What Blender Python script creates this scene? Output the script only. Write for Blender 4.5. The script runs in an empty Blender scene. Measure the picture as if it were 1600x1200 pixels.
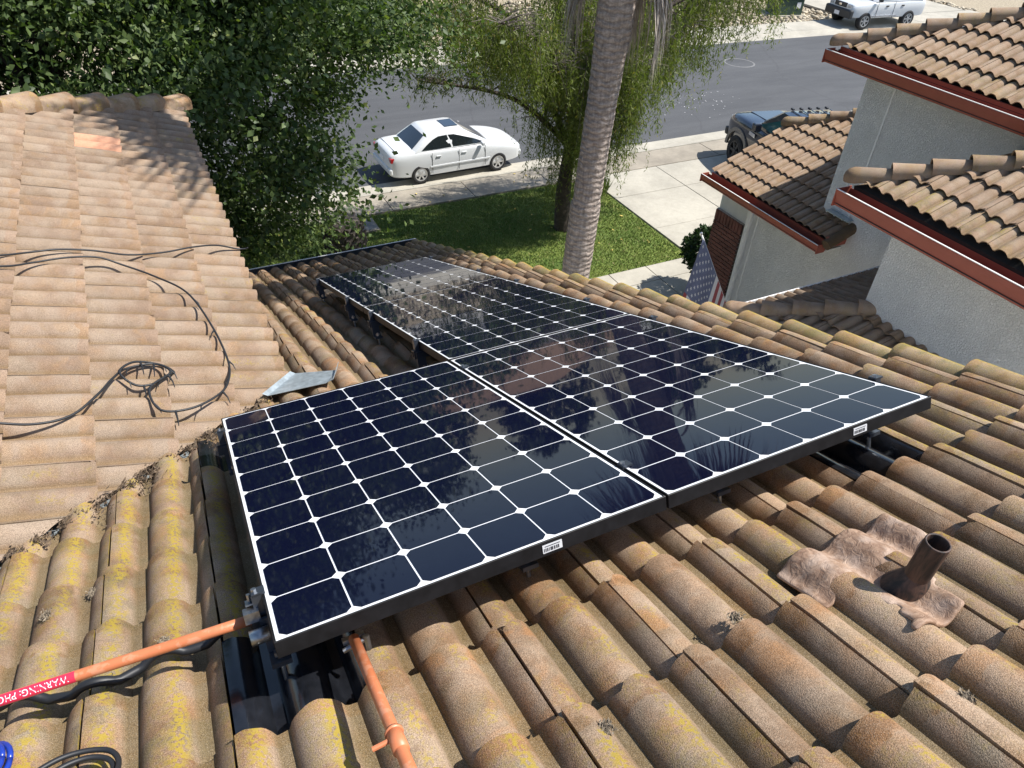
import bpy, bmesh, math, random
import numpy as np
from mathutils import Vector, Matrix, noise as mnoise
R = math.radians
rnd = random.Random(7)
np.random.seed(7)
sc = bpy.context.scene
COL = sc.collection

# ------------------------------------------------------------------ camera, sky, sun, exposure
CAM = Vector((0.02483, -0.90975, 1.35665))
cd = bpy.data.cameras.new('camera'); cam = bpy.data.objects.new('camera', cd); COL.objects.link(cam)
cd.sensor_width = 36.0; cd.lens = 1121.43 / 1600 * 36.0; cd.clip_start = 0.05; cd.clip_end = 400
cam.matrix_world = Matrix((
    (0.89728318, 0.25088219, -0.36323687, CAM.x),
    (-0.43955563, 0.58399152, -0.68245495, CAM.y),
    (0.04091146, 0.77201816, 0.63428245, CAM.z),
    (0, 0, 0, 1)))
sc.camera = cam
SUN_EL, SUN_AZ = 55.0, -23.0          # azimuth from +X towards +Y
sdir = Vector((math.cos(R(SUN_EL)) * math.cos(R(SUN_AZ)), math.cos(R(SUN_EL)) * math.sin(R(SUN_AZ)), math.sin(R(SUN_EL))))
w = bpy.data.worlds.new('World'); sc.world = w; w.use_nodes = True
nt = w.node_tree; bg = nt.nodes['Background']
sky = nt.nodes.new('ShaderNodeTexSky'); sky.sky_type = 'NISHITA'; sky.sun_disc = False
sky.sun_elevation = R(SUN_EL); sky.sun_rotation = math.atan2(sdir.x, sdir.y); sky.air_density = 1.0; sky.dust_density = 0.6
nt.links.new(sky.outputs[0], bg.inputs[0]); bg.inputs[1].default_value = 0.112
sl = bpy.data.lights.new('sun', 'SUN'); sun = bpy.data.objects.new('sun', sl); COL.objects.link(sun)
sl.energy = 5.0; sl.angle = R(0.53); sl.color = (1.0, 0.962, 0.905)
sun.rotation_euler = sdir.to_track_quat('Z', 'Y').to_euler()
sc.view_settings.view_transform = 'Standard'; sc.view_settings.look = 'None'
sc.view_settings.exposure = 0.66; sc.view_settings.gamma = 1.0
try: sc.view_settings.use_curve_mapping = False
except Exception: pass

cy = sc.cycles; cy.max_bounces = 6; cy.diffuse_bounces = 5; cy.glossy_bounces = 2; cy.transmission_bounces = 2; cy.transparent_max_bounces = 4
ZG = -6.5                              # street level
T = 5 / 12; PA = math.atan(T); SA, CA = math.sin(PA), math.cos(PA)

# ------------------------------------------------------------------ helpers
WORLDP = {}                            # things whose parts are built in world coordinates
def link(o, parent=None):
    COL.objects.link(o)
    if parent is not None:
        o.parent = parent
        if parent.name in WORLDP: o.matrix_parent_inverse = Matrix.Translation(-WORLDP[parent.name])
    return o
def tag(o, label=None, cat=None, group=None, kind=None):
    if label: o['label'] = label
    if cat: o['category'] = cat
    if group: o['group'] = group
    if kind: o['kind'] = kind
    return o
def empty(name, loc=(0, 0, 0), label=None, cat=None, group=None, world=False):
    o = bpy.data.objects.new(name, None); o.empty_display_size = 0.1; COL.objects.link(o)
    o.location = loc
    if world: WORLDP[o.name] = Vector(loc)
    return tag(o, label, cat, group)
def mesh_obj(name, me, mat, parent=None, smooth=False):
    o = bpy.data.objects.new(name, me)
    if mat is not None and not me.materials: me.materials.append(mat)
    if smooth: me.shade_smooth()
    return link(o, parent)
def pyd(name, V, F, mat, parent=None, smooth=False):
    me = bpy.data.meshes.new(name); me.from_pydata([tuple(v) for v in V], [], F); me.update()
    return mesh_obj(name, me, mat, parent, smooth)
def npmesh(name, V, F, k):
    """V (n,3), F (m,k) arrays -> mesh"""
    me = bpy.data.meshes.new(name); V = np.asarray(V, np.float32); F = np.asarray(F, np.int32)
    me.vertices.add(len(V)); me.vertices.foreach_set('co', V.ravel())
    me.loops.add(F.size); me.loops.foreach_set('vertex_index', F.ravel())
    me.polygons.add(len(F)); me.polygons.foreach_set('loop_start', np.arange(0, F.size, k, dtype=np.int32))
    me.update(calc_edges=True)
    return me
class MB:
    """collects boxes, tubes, lathes... into one mesh"""
    def __init__(s): s.v = []; s.f = []
    def add(s, V, F):
        b = len(s.v); s.v += [Vector(v) for v in V]; s.f += [tuple(i + b for i in f) for f in F]; return s
    def box(s, c, d, m=None):
        cx, cy, cz = c; dx, dy, dz = d[0] / 2, d[1] / 2, d[2] / 2
        V = [Vector((cx + a * dx, cy + b * dy, cz + e * dz)) for e in (-1, 1) for b in (-1, 1) for a in (-1, 1)]
        if m is not None: V = [m @ v for v in V]
        return s.add(V, [(0, 2, 3, 1), (4, 5, 7, 6), (0, 1, 5, 4), (2, 6, 7, 3), (0, 4, 6, 2), (1, 3, 7, 5)])
    def tube(s, pts, r, n=8, cap=True):
        pts = [Vector(p) for p in pts]; V = []; F = []
        rr = r if hasattr(r, '__len__') else [r] * len(pts)
        up = None
        for i, p in enumerate(pts):
            d = (pts[min(i + 1, len(pts) - 1)] - pts[max(i - 1, 0)]).normalized()
            if up is None:
                up = Vector((0, 0, 1)) if abs(d.z) < .9 else Vector((1, 0, 0))
            a = d.cross(up).normalized(); b = a.cross(d).normalized(); up = b
            for k in range(n):
                t = 2 * math.pi * k / n; V.append(p + (a * math.cos(t) + b * math.sin(t)) * rr[i])
        for i in range(len(pts) - 1):
            for k in range(n):
                k2 = (k + 1) % n; F.append((i * n + k, i * n + k2, (i + 1) * n + k2, (i + 1) * n + k))
        if cap:
            F.append(tuple(range(n))[::-1]); F.append(tuple((len(pts) - 1) * n + k for k in range(n)))
        return s.add(V, F)
    def lathe(s, prof, n=24, m=None):
        V = []; F = []
        for (r, z) in prof:
            for k in range(n):
                t = 2 * math.pi * k / n; V.append(Vector((r * math.cos(t), r * math.sin(t), z)))
        for i in range(len(prof) - 1):
            for k in range(n):
                k2 = (k + 1) % n; F.append((i * n + k, i * n + k2, (i + 1) * n + k2, (i + 1) * n + k))
        if m is not None: V = [m @ v for v in V]
        return s.add(V, F)
    def prism(s, poly, h0, h1, m=None):
        n = len(poly); V = [Vector((x, y, h0)) for x, y in poly] + [Vector((x, y, h1)) for x, y in poly]
        if m is not None: V = [m @ v for v in V]
        F = [tuple(range(n))[::-1], tuple(range(n, 2 * n))] + [(i, (i + 1) % n, n + (i + 1) % n, n + i) for i in range(n)]
        return s.add(V, F)
    def build(s, name, mat, parent=None, smooth=False, bevel=0):
        o = pyd(name, s.v, s.f, mat, parent, smooth)
        if bevel:
            md = o.modifiers.new('bevel', 'BEVEL'); md.width = bevel; md.segments = 2; md.limit_method = 'ANGLE'; md.angle_limit = R(35)
        return o
def smooth_path(P, n=8):
    P = [Vector(p) for p in P]; out = []
    for i in range(len(P) - 1):
        p0, p1, p2, p3 = P[max(i - 1, 0)], P[i], P[i + 1], P[min(i + 2, len(P) - 1)]
        for k in range(n):
            t = k / n
            out.append(0.5 * ((2 * p1) + (p2 - p0) * t + (2 * p0 - 5 * p1 + 4 * p2 - p3) * t * t + (3 * p1 - p0 - 3 * p2 + p3) * t ** 3))
    out.append(P[-1]); return out
def smooth_by_angle(me, ang=40):
    me.shade_smooth(); bm = bmesh.new(); bm.from_mesh(me)
    for e in bm.edges:
        if len(e.link_faces) == 2 and e.calc_face_angle(0) > R(ang): e.smooth = False
    bm.to_mesh(me); bm.free()

# ------------------------------------------------------------------ materials
class NT:
    def __init__(s, name):
        s.m = bpy.data.materials.new(name); s.m.use_nodes = True; s.t = s.m.node_tree
        s.p = s.t.nodes['Principled BSDF']
    def n(s, typ, **kw):
        nd = s.t.nodes.new(typ)
        for k, v in kw.items():
            if k in ('inputs',):
                for a, b in v.items(): nd.inputs[a].default_value = b
            else: setattr(nd, k, v)
        return nd
    def l(s, a, b): s.t.links.new(a, b)
    def noise(s, vec, scale, detail=4, rough=.6, dist=0):
        nd = s.n('ShaderNodeTexNoise'); nd.inputs['Scale'].default_value = scale; nd.inputs['Detail'].default_value = detail
        nd.inputs['Roughness'].default_value = rough; nd.inputs['Distortion'].default_value = dist
        if vec is not None: s.l(vec, nd.inputs['Vector'])
        return nd.outputs['Fac']
    def ramp(s, fac, a, b, ca=(0, 0, 0, 1), cb=(1, 1, 1, 1)):
        nd = s.n('ShaderNodeValToRGB'); e = nd.color_ramp.elements
        e[0].position = a; e[0].color = ca; e[1].position = b; e[1].color = cb
        s.l(fac, nd.inputs[0]); return nd.outputs[0]
    def mix(s, fac, a, b, mode='MIX'):
        nd = s.n('ShaderNodeMix', data_type='RGBA', blend_type=mode)
        for sock, val in ((nd.inputs['Factor'], fac), (nd.inputs['A'], a), (nd.inputs['B'], b)):
            if hasattr(val, 'links') or hasattr(val, 'is_linked'): s.l(val, sock)
            elif isinstance(val, (int, float)): sock.default_value = val
            else: sock.default_value = (*val, 1) if len(val) == 3 else val
        return nd.outputs['Result']
    def math(s, op, a, b=0.0, c=0.0):
        nd = s.n('ShaderNodeMath', operation=op)
        for i, val in enumerate((a, b, c)):
            if hasattr(val, 'is_linked'): s.l(val, nd.inputs[i])
            else: nd.inputs[i].default_value = val
        return nd.outputs[0]
    def bump(s, h, strength=.5, dist=.01):
        nd = s.n('ShaderNodeBump'); nd.inputs['Strength'].default_value = strength; nd.inputs['Distance'].default_value = dist
        s.l(h, nd.inputs['Height']); s.l(nd.outputs[0], s.p.inputs['Normal']); return nd
    def base(s, c):
        if hasattr(c, 'is_linked'): s.l(c, s.p.inputs['Base Color'])
        else: s.p.inputs['Base Color'].default_value = (*c, 1)
    def set(s, **kw):
        for k, v in kw.items(): s.p.inputs[k.replace('_', ' ')].default_value = v
        return s
def simple(name, c, rough=.5, metal=0, var=0, scale=20, bump=0, **kw):
    M = NT(name); M.set(Roughness=rough, Metallic=metal, **kw)
    if var or bump:
        g = M.n('ShaderNodeNewGeometry').outputs['Position']
        f = M.noise(g, scale, 5)
        lo = tuple(x * (1 - var) for x in c); hi = tuple(min(1, x * (1 + var)) for x in c)
        M.base(M.ramp(f, .3, .7, (*lo, 1), (*hi, 1)))
        if bump: M.bump(f, bump, .01)
    else: M.base(c)
    return M.m

TL = .036 / .312
def tile_material(name, c_main, c_dark, c_warm, c_lich, speck=1.0, blotch=.5, pan=.5, c_pan=(.20, .145, .07)):
    """concrete tile: sandy speckle, mottling, warm stains, lichen. Object colour: r lichen, g tone, b warmth"""
    M = NT(name); oi = M.n('ShaderNodeObjectInfo')
    tc = M.n('ShaderNodeTexCoord').outputs['Object']
    off = M.n('ShaderNodeVectorMath', operation='SCALE'); M.l(M.n('ShaderNodeCombineXYZ').outputs[0], off.inputs[0])
    cb = off.inputs[0].links[0].from_node
    M.l(oi.outputs['Random'], cb.inputs[0]); M.l(M.math('FRACT', M.math('MULTIPLY', oi.outputs['Random'], 17.3)), cb.inputs[1])
    M.l(M.math('FRACT', M.math('MULTIPLY', oi.outputs['Random'], 91.7)), cb.inputs[2]); off.inputs['Scale'].default_value = 40
    ad = M.n('ShaderNodeVectorMath', operation='ADD'); M.l(tc, ad.inputs[0]); M.l(off.outputs[0], ad.inputs[1]); V = ad.outputs[0]
    sep = M.n('ShaderNodeSeparateXYZ'); M.l(tc, sep.inputs[0])
    oc = M.n('ShaderNodeSeparateColor'); M.l(oi.outputs['Color'], oc.inputs[0])
    lich, tone, warm = oc.outputs[0], oc.outputs[1], oc.outputs[2]
    big = M.noise(V, 6, 2, .55); fine = M.noise(V, 360, 1, .6); sand = M.noise(V, 700, 0, .5)
    nz = M.noise(V, 8.5, 3, .62)                                    # shared blotch field
    # s: 0 in the pan, 1 on the crest of a barrel; hd: towards the head of the tile
    s = M.math('MULTIPLY_ADD', M.math('MULTIPLY_ADD', sep.outputs[1], -TL, sep.outputs[2]), 21.7, 1.0)
    hd = M.ramp(M.math('MULTIPLY_ADD', nz, .10, sep.outputs[1]), -.235, -.165, (1, 1, 1, 1), (0, 0, 0, 1))
    col = M.mix(M.ramp(big, .36, .64), c_dark, c_main)
    col = M.mix(M.math('MULTIPLY', M.ramp(M.noise(V, 9, 2, .6, .8), .46, .62), M.math('MULTIPLY', warm, .85)), col, c_warm)
    # damp brown blotches, grey-green bloom, pale bloom at the head
    col = M.mix(M.math('MULTIPLY', M.ramp(nz, .54, .59), blotch), col, tuple(x * .5 for x in c_warm))
    col = M.mix(M.math('MULTIPLY', M.ramp(M.noise(V, 7.5, 3, .65), .48, .62), M.math('MULTIPLY', lich, .6)), col, (.14, .118, .058))
    col = M.mix(M.math('MULTIPLY', hd, M.math('MULTIPLY', M.ramp(big, .35, .6), .4)), col, (.29, .245, .19))
    col = M.mix(M.math('MULTIPLY', M.ramp(s, .02, .40, (1, 1, 1, 1), (0, 0, 0, 1)), pan), col, c_pan)  # pan stain, darkened further to paint in shade between the barrels
    # sandy speckle
    sp = M.ramp(fine, .34, .66, (.64 if speck > .7 else .8,) * 3 + (1,), (1.36 if speck > .7 else 1.18,) * 3 + (1,))
    col = M.mix(.85, col, sp, 'MULTIPLY')
    col = M.mix(M.math('MULTIPLY', M.ramp(sand, .63, .7), .35 * speck), col, (.52, .44, .34))
    col = M.mix(M.math('MULTIPLY', M.ramp(sand, .30, .37, (1, 1, 1, 1), (0, 0, 0, 1)), .4 * speck), col, (.08, .055, .035))
    # lichen, mostly on the right flank and crest
    nx_ = M.n('ShaderNodeSeparateXYZ'); M.l(M.n('ShaderNodeTexCoord').outputs['Normal'], nx_.inputs[0])
    flank = M.ramp(nx_.outputs[0], -.25, .35, (.25, .25, .25, 1), (1, 1, 1, 1))
    lm = M.math('MULTIPLY', M.ramp(M.math('MULTIPLY_ADD', lich, .22, M.noise(V, 10, 4, .72)), .615, .70), M.ramp(M.math('MULTIPLY_ADD', lich, .10, M.noise(V, 110, 1, .6)), .50, .62))
    lm = M.math('MULTIPLY', M.math('MULTIPLY', lm, M.math('MULTIPLY', flank, M.ramp(s, .45, .8))), M.math('MINIMUM', M.math('MULTIPLY', lich, 1.6), 1.0))
    col = M.mix(M.math('MULTIPLY', lm, .78), col, c_lich)
    tn = M.math('MULTIPLY_ADD', tone, 1.0, 0.0)
    cc = M.n('ShaderNodeCombineColor'); 
    for i in range(3): M.l(tn, cc.inputs[i])
    col = M.mix(1.0, col, cc.outputs[0], 'MULTIPLY')
    M.base(col); M.set(Roughness=.92); M.p.inputs['Specular IOR Level'].default_value = .25
    M.bump(M.math('ADD', fine, M.math('MULTIPLY', sand, .5)), .5, .0025)
    return M.m

MAT = {}
MAT['tile'] = tile_material('roof tile concrete', (.325, .212, .132), (.205, .127, .074), (.315, .152, .058), (.34, .25, .024), 1.0, .6, .7, (.115, .085, .034))
MAT['tile_clean'] = tile_material('roof tile sandy', (.292, .204, .143), (.222, .150, .103), (.29, .172, .085), (.29, .215, .036), .9, .25, .7, (.17, .108, .048))
MAT['tile_wing'] = tile_material('roof tile rose tan', (.35, .24, .165), (.265, .175, .115), (.33, .22, .10), (.34, .265, .045), .6, .2, .5, (.16, .11, .055))
MAT['tile_new'] = simple('terracotta tile', (.50, .26, .16), .9, var=.12, scale=60, bump=.3)
MAT['deck'] = simple('roof underlayment', (.03, .027, .024), .95, var=.3, scale=8)
MAT['gutter_red'] = simple('red brown gutter paint', (.33, .082, .05), .5, var=.08, scale=6)
MAT['gutter_lip'] = simple('white edge with lip glint', (.75, .73, .70), .35)  # white edge; on the red gutters it paints the glint of the lip
MAT['gutter_shade'] = simple('painted gutter trough shade', (.022, .028, .036), .55, var=.3, scale=12)  # near black, painting the shade inside the open trough

def stucco(name, c):
    M = NT(name); g = M.n('ShaderNodeNewGeometry').outputs['Position']
    f = M.noise(g, 55, 4, .6, .6); m = M.noise(g, 3, 3)
    mp = M.n('ShaderNodeMapping'); mp.inputs['Scale'].default_value = (5, 5, .5); M.l(g, mp.inputs[0]); st_ = M.noise(mp.outputs[0], 1, 4, .65)
    cw = M.mix(M.ramp(m, .35, .7), tuple(x * .9 for x in c), c); M.base(M.mix(M.math('MULTIPLY', M.ramp(st_, .52, .75), .3), cw, tuple(x * .72 for x in c))); M.set(Roughness=.9)
    M.bump(M.ramp(f, .40, .62), 1.0, .010); return M.m
MAT['stucco'] = stucco('white stucco', (.88, .88, .85))
MAT['trim'] = simple('white trim paint', (.78, .78, .75), .6, var=.04, scale=4)
MAT['brick'] = simple('red brick', (.15, .06, .045), .85, var=.35, scale=5, bump=.3)
MAT['mortar'] = simple('brick mortar', (.36, .33, .30), .95, var=.15, scale=40)

M = NT('solar cell'); tc = M.n('ShaderNodeTexCoord').outputs['Object']
g = M.n('ShaderNodeNewGeometry').outputs['Position']
M.base((.004, .0045, .0095)); M.set(Roughness=.09); M.p.inputs['Specular IOR Level'].default_value = .2
dust = M.noise(g, 9, 6, .7); 
M.base(M.mix(M.ramp(dust, .5, .85), (.003, .0042, .015), (.005, .007, .019)))
M.l(M.ramp(dust, .35, .8, (.02,) * 3 + (1,), (.05,) * 3 + (1,)), M.p.inputs['Roughness'])
M.bump(M.noise(g, 5, 2, .5), .02, .02)
MAT['cell'] = M.m
MAT['backsheet'] = simple('white backsheet under glass', (.78, .79, .80), .12)
MAT['frame'] = simple('black anodised frame', (.008, .008, .009), .5, var=.4, scale=30, Specular_IOR_Level=.22)
MAT['alu'] = simple('bare aluminium', (.36, .37, .38), .4, metal=1, var=.3, scale=60)
MAT['alu_dark'] = simple('dark anodised aluminium', (.10, .115, .14), .35, metal=.8)
MAT['flash'] = simple('black painted flashing', (.010, .011, .014), .16, var=.5, scale=18, bump=.06)
MAT['sticker'] = simple('silver label', (.55, .56, .57), .45)
MAT['ink'] = simple('dark print', (.05, .05, .055), .6)
M = NT('terracotta painted conduit'); tc = M.n('ShaderNodeNewGeometry').outputs['Position']
f = M.noise(tc, 26, 4, .55, .3); f2 = M.noise(tc, 9, 3)
c = M.mix(M.ramp(f2, .3, .7), (.50, .155, .06), (.56, .19, .085)); c = M.mix(M.math('MULTIPLY', M.ramp(f, .56, .60), .5), c, (.60, .29, .175))
M.base(c); M.set(Roughness=.45); MAT['conduit'] = M.m
MAT['red_label'] = simple('red warning label', (.66, .03, .07), .4)
MAT['white_ink'] = simple('white lettering', (.85, .83, .82), .5)
MAT['cable'] = simple('black cable jacket', (.014, .015, .017), .5)
MAT['blue_cable'] = simple('blue cable jacket', (.012, .04, .30), .3)
MAT['galv'] = simple('galvanised steel', (.42, .47, .49), .38, metal=.55, var=.25, scale=30, bump=.1)
M = NT('rusty black pipe'); tc = M.n('ShaderNodeNewGeometry').outputs['Position']
mp = M.n('ShaderNodeMapping'); mp.inputs['Scale'].default_value = (60, 60, 9); M.l(tc, mp.inputs[0])
f = M.noise(mp.outputs[0], 1, 5, .65, .5)
M.base(M.ramp(f, .42, .62, (.016, .011, .009, 1), (.085, .045, .03, 1))); M.set(Roughness=.6); M.bump(f, .3, .002); MAT['pipe'] = M.m
M = NT('brushed roof sealant'); tc = M.n('ShaderNodeTexCoord').outputs['Object']
wv = M.n('ShaderNodeTexWave'); wv.inputs['Scale'].default_value = 24; wv.inputs['Distortion'].default_value = 13; wv.inputs['Detail'].default_value = 1.2; wv.inputs['Detail Scale'].default_value = .45
M.l(tc, wv.inputs['Vector']); f = M.noise(tc, 16, 3)
mr = M.noise(tc, 38, 4, .62, 1.2)
c = M.mix(M.ramp(mr, .35, .65), (.20, .115, .07), (.36, .235, .155)); c = M.mix(M.math('MULTIPLY', M.ramp(wv.outputs['Fac'], .3, .7), .06), c, (.45, .34, .27)); c = M.mix(M.math('MULTIPLY', M.ramp(f, .48, .64), .5), c, (.50, .39, .31))
M.base(c); M.set(Roughness=.65); M.bump(mr, .8, .006); MAT['sealant'] = M.m
MAT['debris'] = simple('dry leaf litter', (.10, .07, .045), .95, var=.7, scale=90)
MAT['grit'] = simple('grey leaf grit', (.22, .18, .13), .95, var=.6, scale=120)

def concrete(name, c, stain=.25):
    M = NT(name); g = M.n('ShaderNodeNewGeometry').outputs['Position']
    a = M.noise(g, .9, 5, .65, .3); b = M.noise(g, 9, 5, .7); d = M.noise(g, 60, 3)
    col = M.mix(M.ramp(a, .35, .68), tuple(x * (1 - stain) for x in c), c)
    col = M.mix(.5, col, M.ramp(b, .3, .7, (.82, .82, .8, 1), (1.12, 1.12, 1.12, 1)), 'MULTIPLY')
    col = M.mix(.4, col, M.ramp(d, .3, .7, (.8, .8, .8, 1), (1.15, 1.15, 1.15, 1)), 'MULTIPLY')
    M.base(col); M.set(Roughness=.9); M.bump(d, .3, .004); return M.m
MAT['conc'] = concrete('pale concrete', (.43, .40, .335))
MAT['conc_old'] = concrete('weathered concrete', (.34, .30, .24), .35)
M = NT('asphalt'); g = M.n('ShaderNodeNewGeometry').outputs['Position']
mp = M.n('ShaderNodeMapping'); mp.inputs['Scale'].default_value = (.25, 1.2, 1); M.l(g, mp.inputs[0])
a = M.noise(mp.outputs[0], 1.3, 6, .65, .4); b = M.noise(g, 45, 4, .7); cr = M.n('ShaderNodeTexVoronoi', feature='DISTANCE_TO_EDGE'); cr.inputs['Scale'].default_value = .28
nz = M.n('ShaderNodeTexNoise'); nz.inputs['Scale'].default_value = 1.6; M.l(g, nz.inputs['Vector'])
mx = M.n('ShaderNodeMix', data_type='VECTOR'); mx.inputs['Factor'].default_value = .28; M.l(g, mx.inputs['A']); M.l(nz.outputs['Color'], mx.inputs['B']); M.l(mx.outputs['Result'], cr.inputs['Vector'])
c = M.mix(M.ramp(a, .35, .7), (.056, .058, .062), (.078, .080, .084))
c = M.mix(.6, c, M.ramp(b, .3, .7, (.72, .72, .72, 1), (1.28, 1.28, 1.28, 1)), 'MULTIPLY')
c = M.mix(M.math('MULTIPLY', M.ramp(cr.outputs['Distance'], .002, .009, (1, 1, 1, 1), (0, 0, 0, 1)), .4), c, (.045, .045, .048))
oil = M.noise(g, .55, 3, .5, .5); c = M.mix(M.math('MULTIPLY', M.ramp(oil, .60, .74), .35), c, (.055, .056, .058)); sc_ = M.noise(g, 70, 0); c = M.mix(M.math('MULTIPLY', M.ramp(sc_, .76, .80), .3), c, (.3, .3, .28))
M.base(c); M.set(Roughness=.88); M.bump(b, .4, .006); MAT['asphalt'] = M.m
M = NT('turf soil'); g = M.n('ShaderNodeNewGeometry').outputs['Position']
a = M.noise(g, .8, 5, .65); b = M.noise(g, 25, 4)
c = M.mix(M.ramp(a, .36, .66), (.065, .12, .018), (.18, .22, .042)); c = M.mix(.6, c, M.ramp(b, .3, .7, (.5, .55, .5, 1), (1.4, 1.35, 1.3, 1)), 'MULTIPLY')
M.base(c); M.set(Roughness=.95); M.bump(b, .8, .03); MAT['turf'] = M.m
M = NT('grass blades'); g = M.n('ShaderNodeNewGeometry'); a = M.noise(g.outputs['Position'], .9, 4, .6)
c = M.mix(M.ramp(a, .36, .66), (.085, .175, .02), (.20, .27, .052)); c = M.mix(M.ramp(g.outputs['Random Per Island'], .0, 1.0), c, (.15, .19, .04)); 
c = M.mix(M.ramp(g.outputs['Random Per Island'], .9, .96), c, (.33, .29, .12)); M.base(c); M.set(Roughness=.7); MAT['grass'] = M.m
MAT['pebble_bed'] = simple('gravel bed', (.30, .25, .175), .95, var=.45, scale=14, bump=.6)
M = NT('river pebble'); g = M.n('ShaderNodeNewGeometry'); M.base(M.ramp(g.outputs['Random Per Island'], 0, 1, (.22, .18, .125, 1), (.54, .47, .35, 1))); M.set(Roughness=.85); MAT['pebble'] = M.m

def foliage(name, ca, cb, cy=None, rough=.45, trans=.0):
    M = NT(name); g = M.n('ShaderNodeNewGeometry'); r = g.outputs['Random Per Island']
    c = M.ramp(r, .0, .9, (*ca, 1), (*cb, 1))
    if cy: c = M.mix(M.ramp(r, .955, .97), c, cy)
    M.base(c); M.set(Roughness=rough); M.p.inputs['Specular IOR Level'].default_value = .3
    if trans:
        tr = M.n('ShaderNodeBsdfTranslucent'); M.l(M.mix(1.0, c, (1.2, 1.5, .5), 'MULTIPLY'), tr.inputs['Color'])
        ms = M.n('ShaderNodeMixShader'); ms.inputs[0].default_value = trans
        out = M.t.nodes['Material Output']; M.l(M.p.outputs[0], ms.inputs[1]); M.l(tr.outputs[0], ms.inputs[2]); M.l(ms.outputs[0], out.inputs[0])
    return M.m
MAT['leaf_dark'] = foliage('broad dark leaf', (.026, .050, .017), (.11, .155, .05), (.18, .21, .06), .5, .28)
MAT['leaf_weep'] = foliage('weeping olive leaf', (.065, .088, .017), (.175, .20, .05), (.24, .19, .05), .5, .4)
MAT['leaf_far'] = foliage('far tree leaf', (.03, .05, .015), (.07, .10, .03), None, .5, .2)
MAT['leaf_hedge'] = foliage('clipped shrub leaf', (.012, .03, .010), (.035, .065, .02), None, .4, .15)
MAT['bark'] = simple('dark bark', (.055, .042, .032), .95, var=.5, scale=14, bump=.8)
MAT['bark_pale'] = simple('pale twig', (.13, .11, .09), .9, var=.3, scale=30)
M = NT('palm trunk'); tc = M.n('ShaderNodeTexCoord').outputs['Object']
mp = M.n('ShaderNodeMapping'); mp.inputs['Scale'].default_value = (16, 16, 46); M.l(tc, mp.inputs[0])
f = M.noise(mp.outputs[0], 1, 5, .7, .6); mp2 = M.n('ShaderNodeMapping'); mp2.inputs['Scale'].default_value = (40, 40, 5); M.l(tc, mp2.inputs[0]); f2 = M.noise(mp2.outputs[0], 1, 4, .6)
f3 = M.noise(tc, 1.7, 3)
c = M.ramp(f, .36, .64, (.25, .205, .17, 1), (.45, .39, .335, 1)); c = M.mix(.55, c, M.ramp(f2, .35, .6, (.55, .5, .48, 1), (1.15, 1.1, 1.1, 1)), 'MULTIPLY')
c = M.mix(M.math('MULTIPLY', M.ramp(f3, .58, .7), .25), c, (.27, .17, .12))
wv = M.n('ShaderNodeTexWave', bands_direction='Z'); wv.inputs['Scale'].default_value = 4.6; wv.inputs['Distortion'].default_value = 4.5; wv.inputs['Detail'].default_value = 3; wv.inputs['Detail Scale'].default_value = 2.5; M.l(tc, wv.inputs['Vector'])
c = M.mix(M.math('MULTIPLY', M.ramp(wv.outputs['Fac'], .05, .32, (1, 1, 1, 1), (0, 0, 0, 1)), .4), c, (.12, .09, .07))
M.base(c); M.set(Roughness=.95); M.bump(M.math('ADD', M.math('ADD', f, wv.outputs['Fac']), M.math('MULTIPLY', f2, .6)), .9, .014); MAT['palm'] = M.m
MAT['dead_frond'] = simple('dry grey frond', (.36, .31, .26), .9, var=.35, scale=20)
MAT['frond'] = simple('palm frond green', (.05, .085, .022), .45, var=.3, scale=8)
MAT['boot'] = simple('cut palm boots', (.085, .07, .058), .95, var=.45, scale=30, bump=.5)
def carpaint(name, c, coat=1.0, rough=.35, metal=0.0):
    M = NT(name); M.base(c); M.set(Roughness=rough, Metallic=metal); M.p.inputs['Coat Weight'].default_value = coat; M.p.inputs['Coat Roughness'].default_value = .04
    return M.m
MAT['white_paint'] = carpaint('white car paint', (.62, .635, .64))
MAT['dark_paint'] = carpaint('near black blue car paint', (.008, .011, .022), 1.0, .3)
MAT['glass'] = carpaint('dark car glass', (.012, .016, .018), 1.0, .05)
MAT['glass_teal'] = carpaint('tinted teal car glass', (.03, .10, .11), 1.0, .05)
MAT['tyre'] = simple('tyre rubber', (.018, .018, .019), .85)
MAT['rim'] = simple('alloy rim', (.60, .61, .62), .3, metal=.8)
MAT['plastic'] = simple('black bumper plastic', (.03, .031, .033), .55)
MAT['grey_plastic'] = simple('grey arch moulding', (.19, .17, .15), .6)
MAT['lamp_clear'] = carpaint('clear headlamp', (.5, .52, .54), 1.0, .1)
MAT['lamp_red'] = carpaint('red tail lamp', (.35, .01, .012), 1.0, .2)
MAT['chrome'] = simple('chrome', (.75, .75, .76), .12, metal=1)
MAT['utility_green'] = simple('utility cabinet green', (.035, .065, .045), .5, var=.15, scale=6)
MAT['cover'] = simple('grey polymer cover', (.16, .16, .155), .8, var=.2, scale=20)
MAT['flag_red'] = simple('faded flag red', (.36, .085, .09), .85)
MAT['flag_white'] = simple('flag white', (.74, .73, .73), .85)
MAT['flag_blue'] = simple('faded flag blue', (.16, .18, .28), .85, var=.15, scale=8)
MAT['far_roof'] = simple('far brown roof', (.30, .19, .12), .9, var=.25, scale=6)
MAT['window'] = carpaint('window glass', (.02, .025, .03), 1.0, .05)
MAT['leaf_fallen'] = simple('fallen yellow leaf', (.55, .40, .10), .8, var=.3, scale=30)
MAT['wood'] = simple('stained timber', (.10, .055, .035), .8, var=.3, scale=10)

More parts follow.
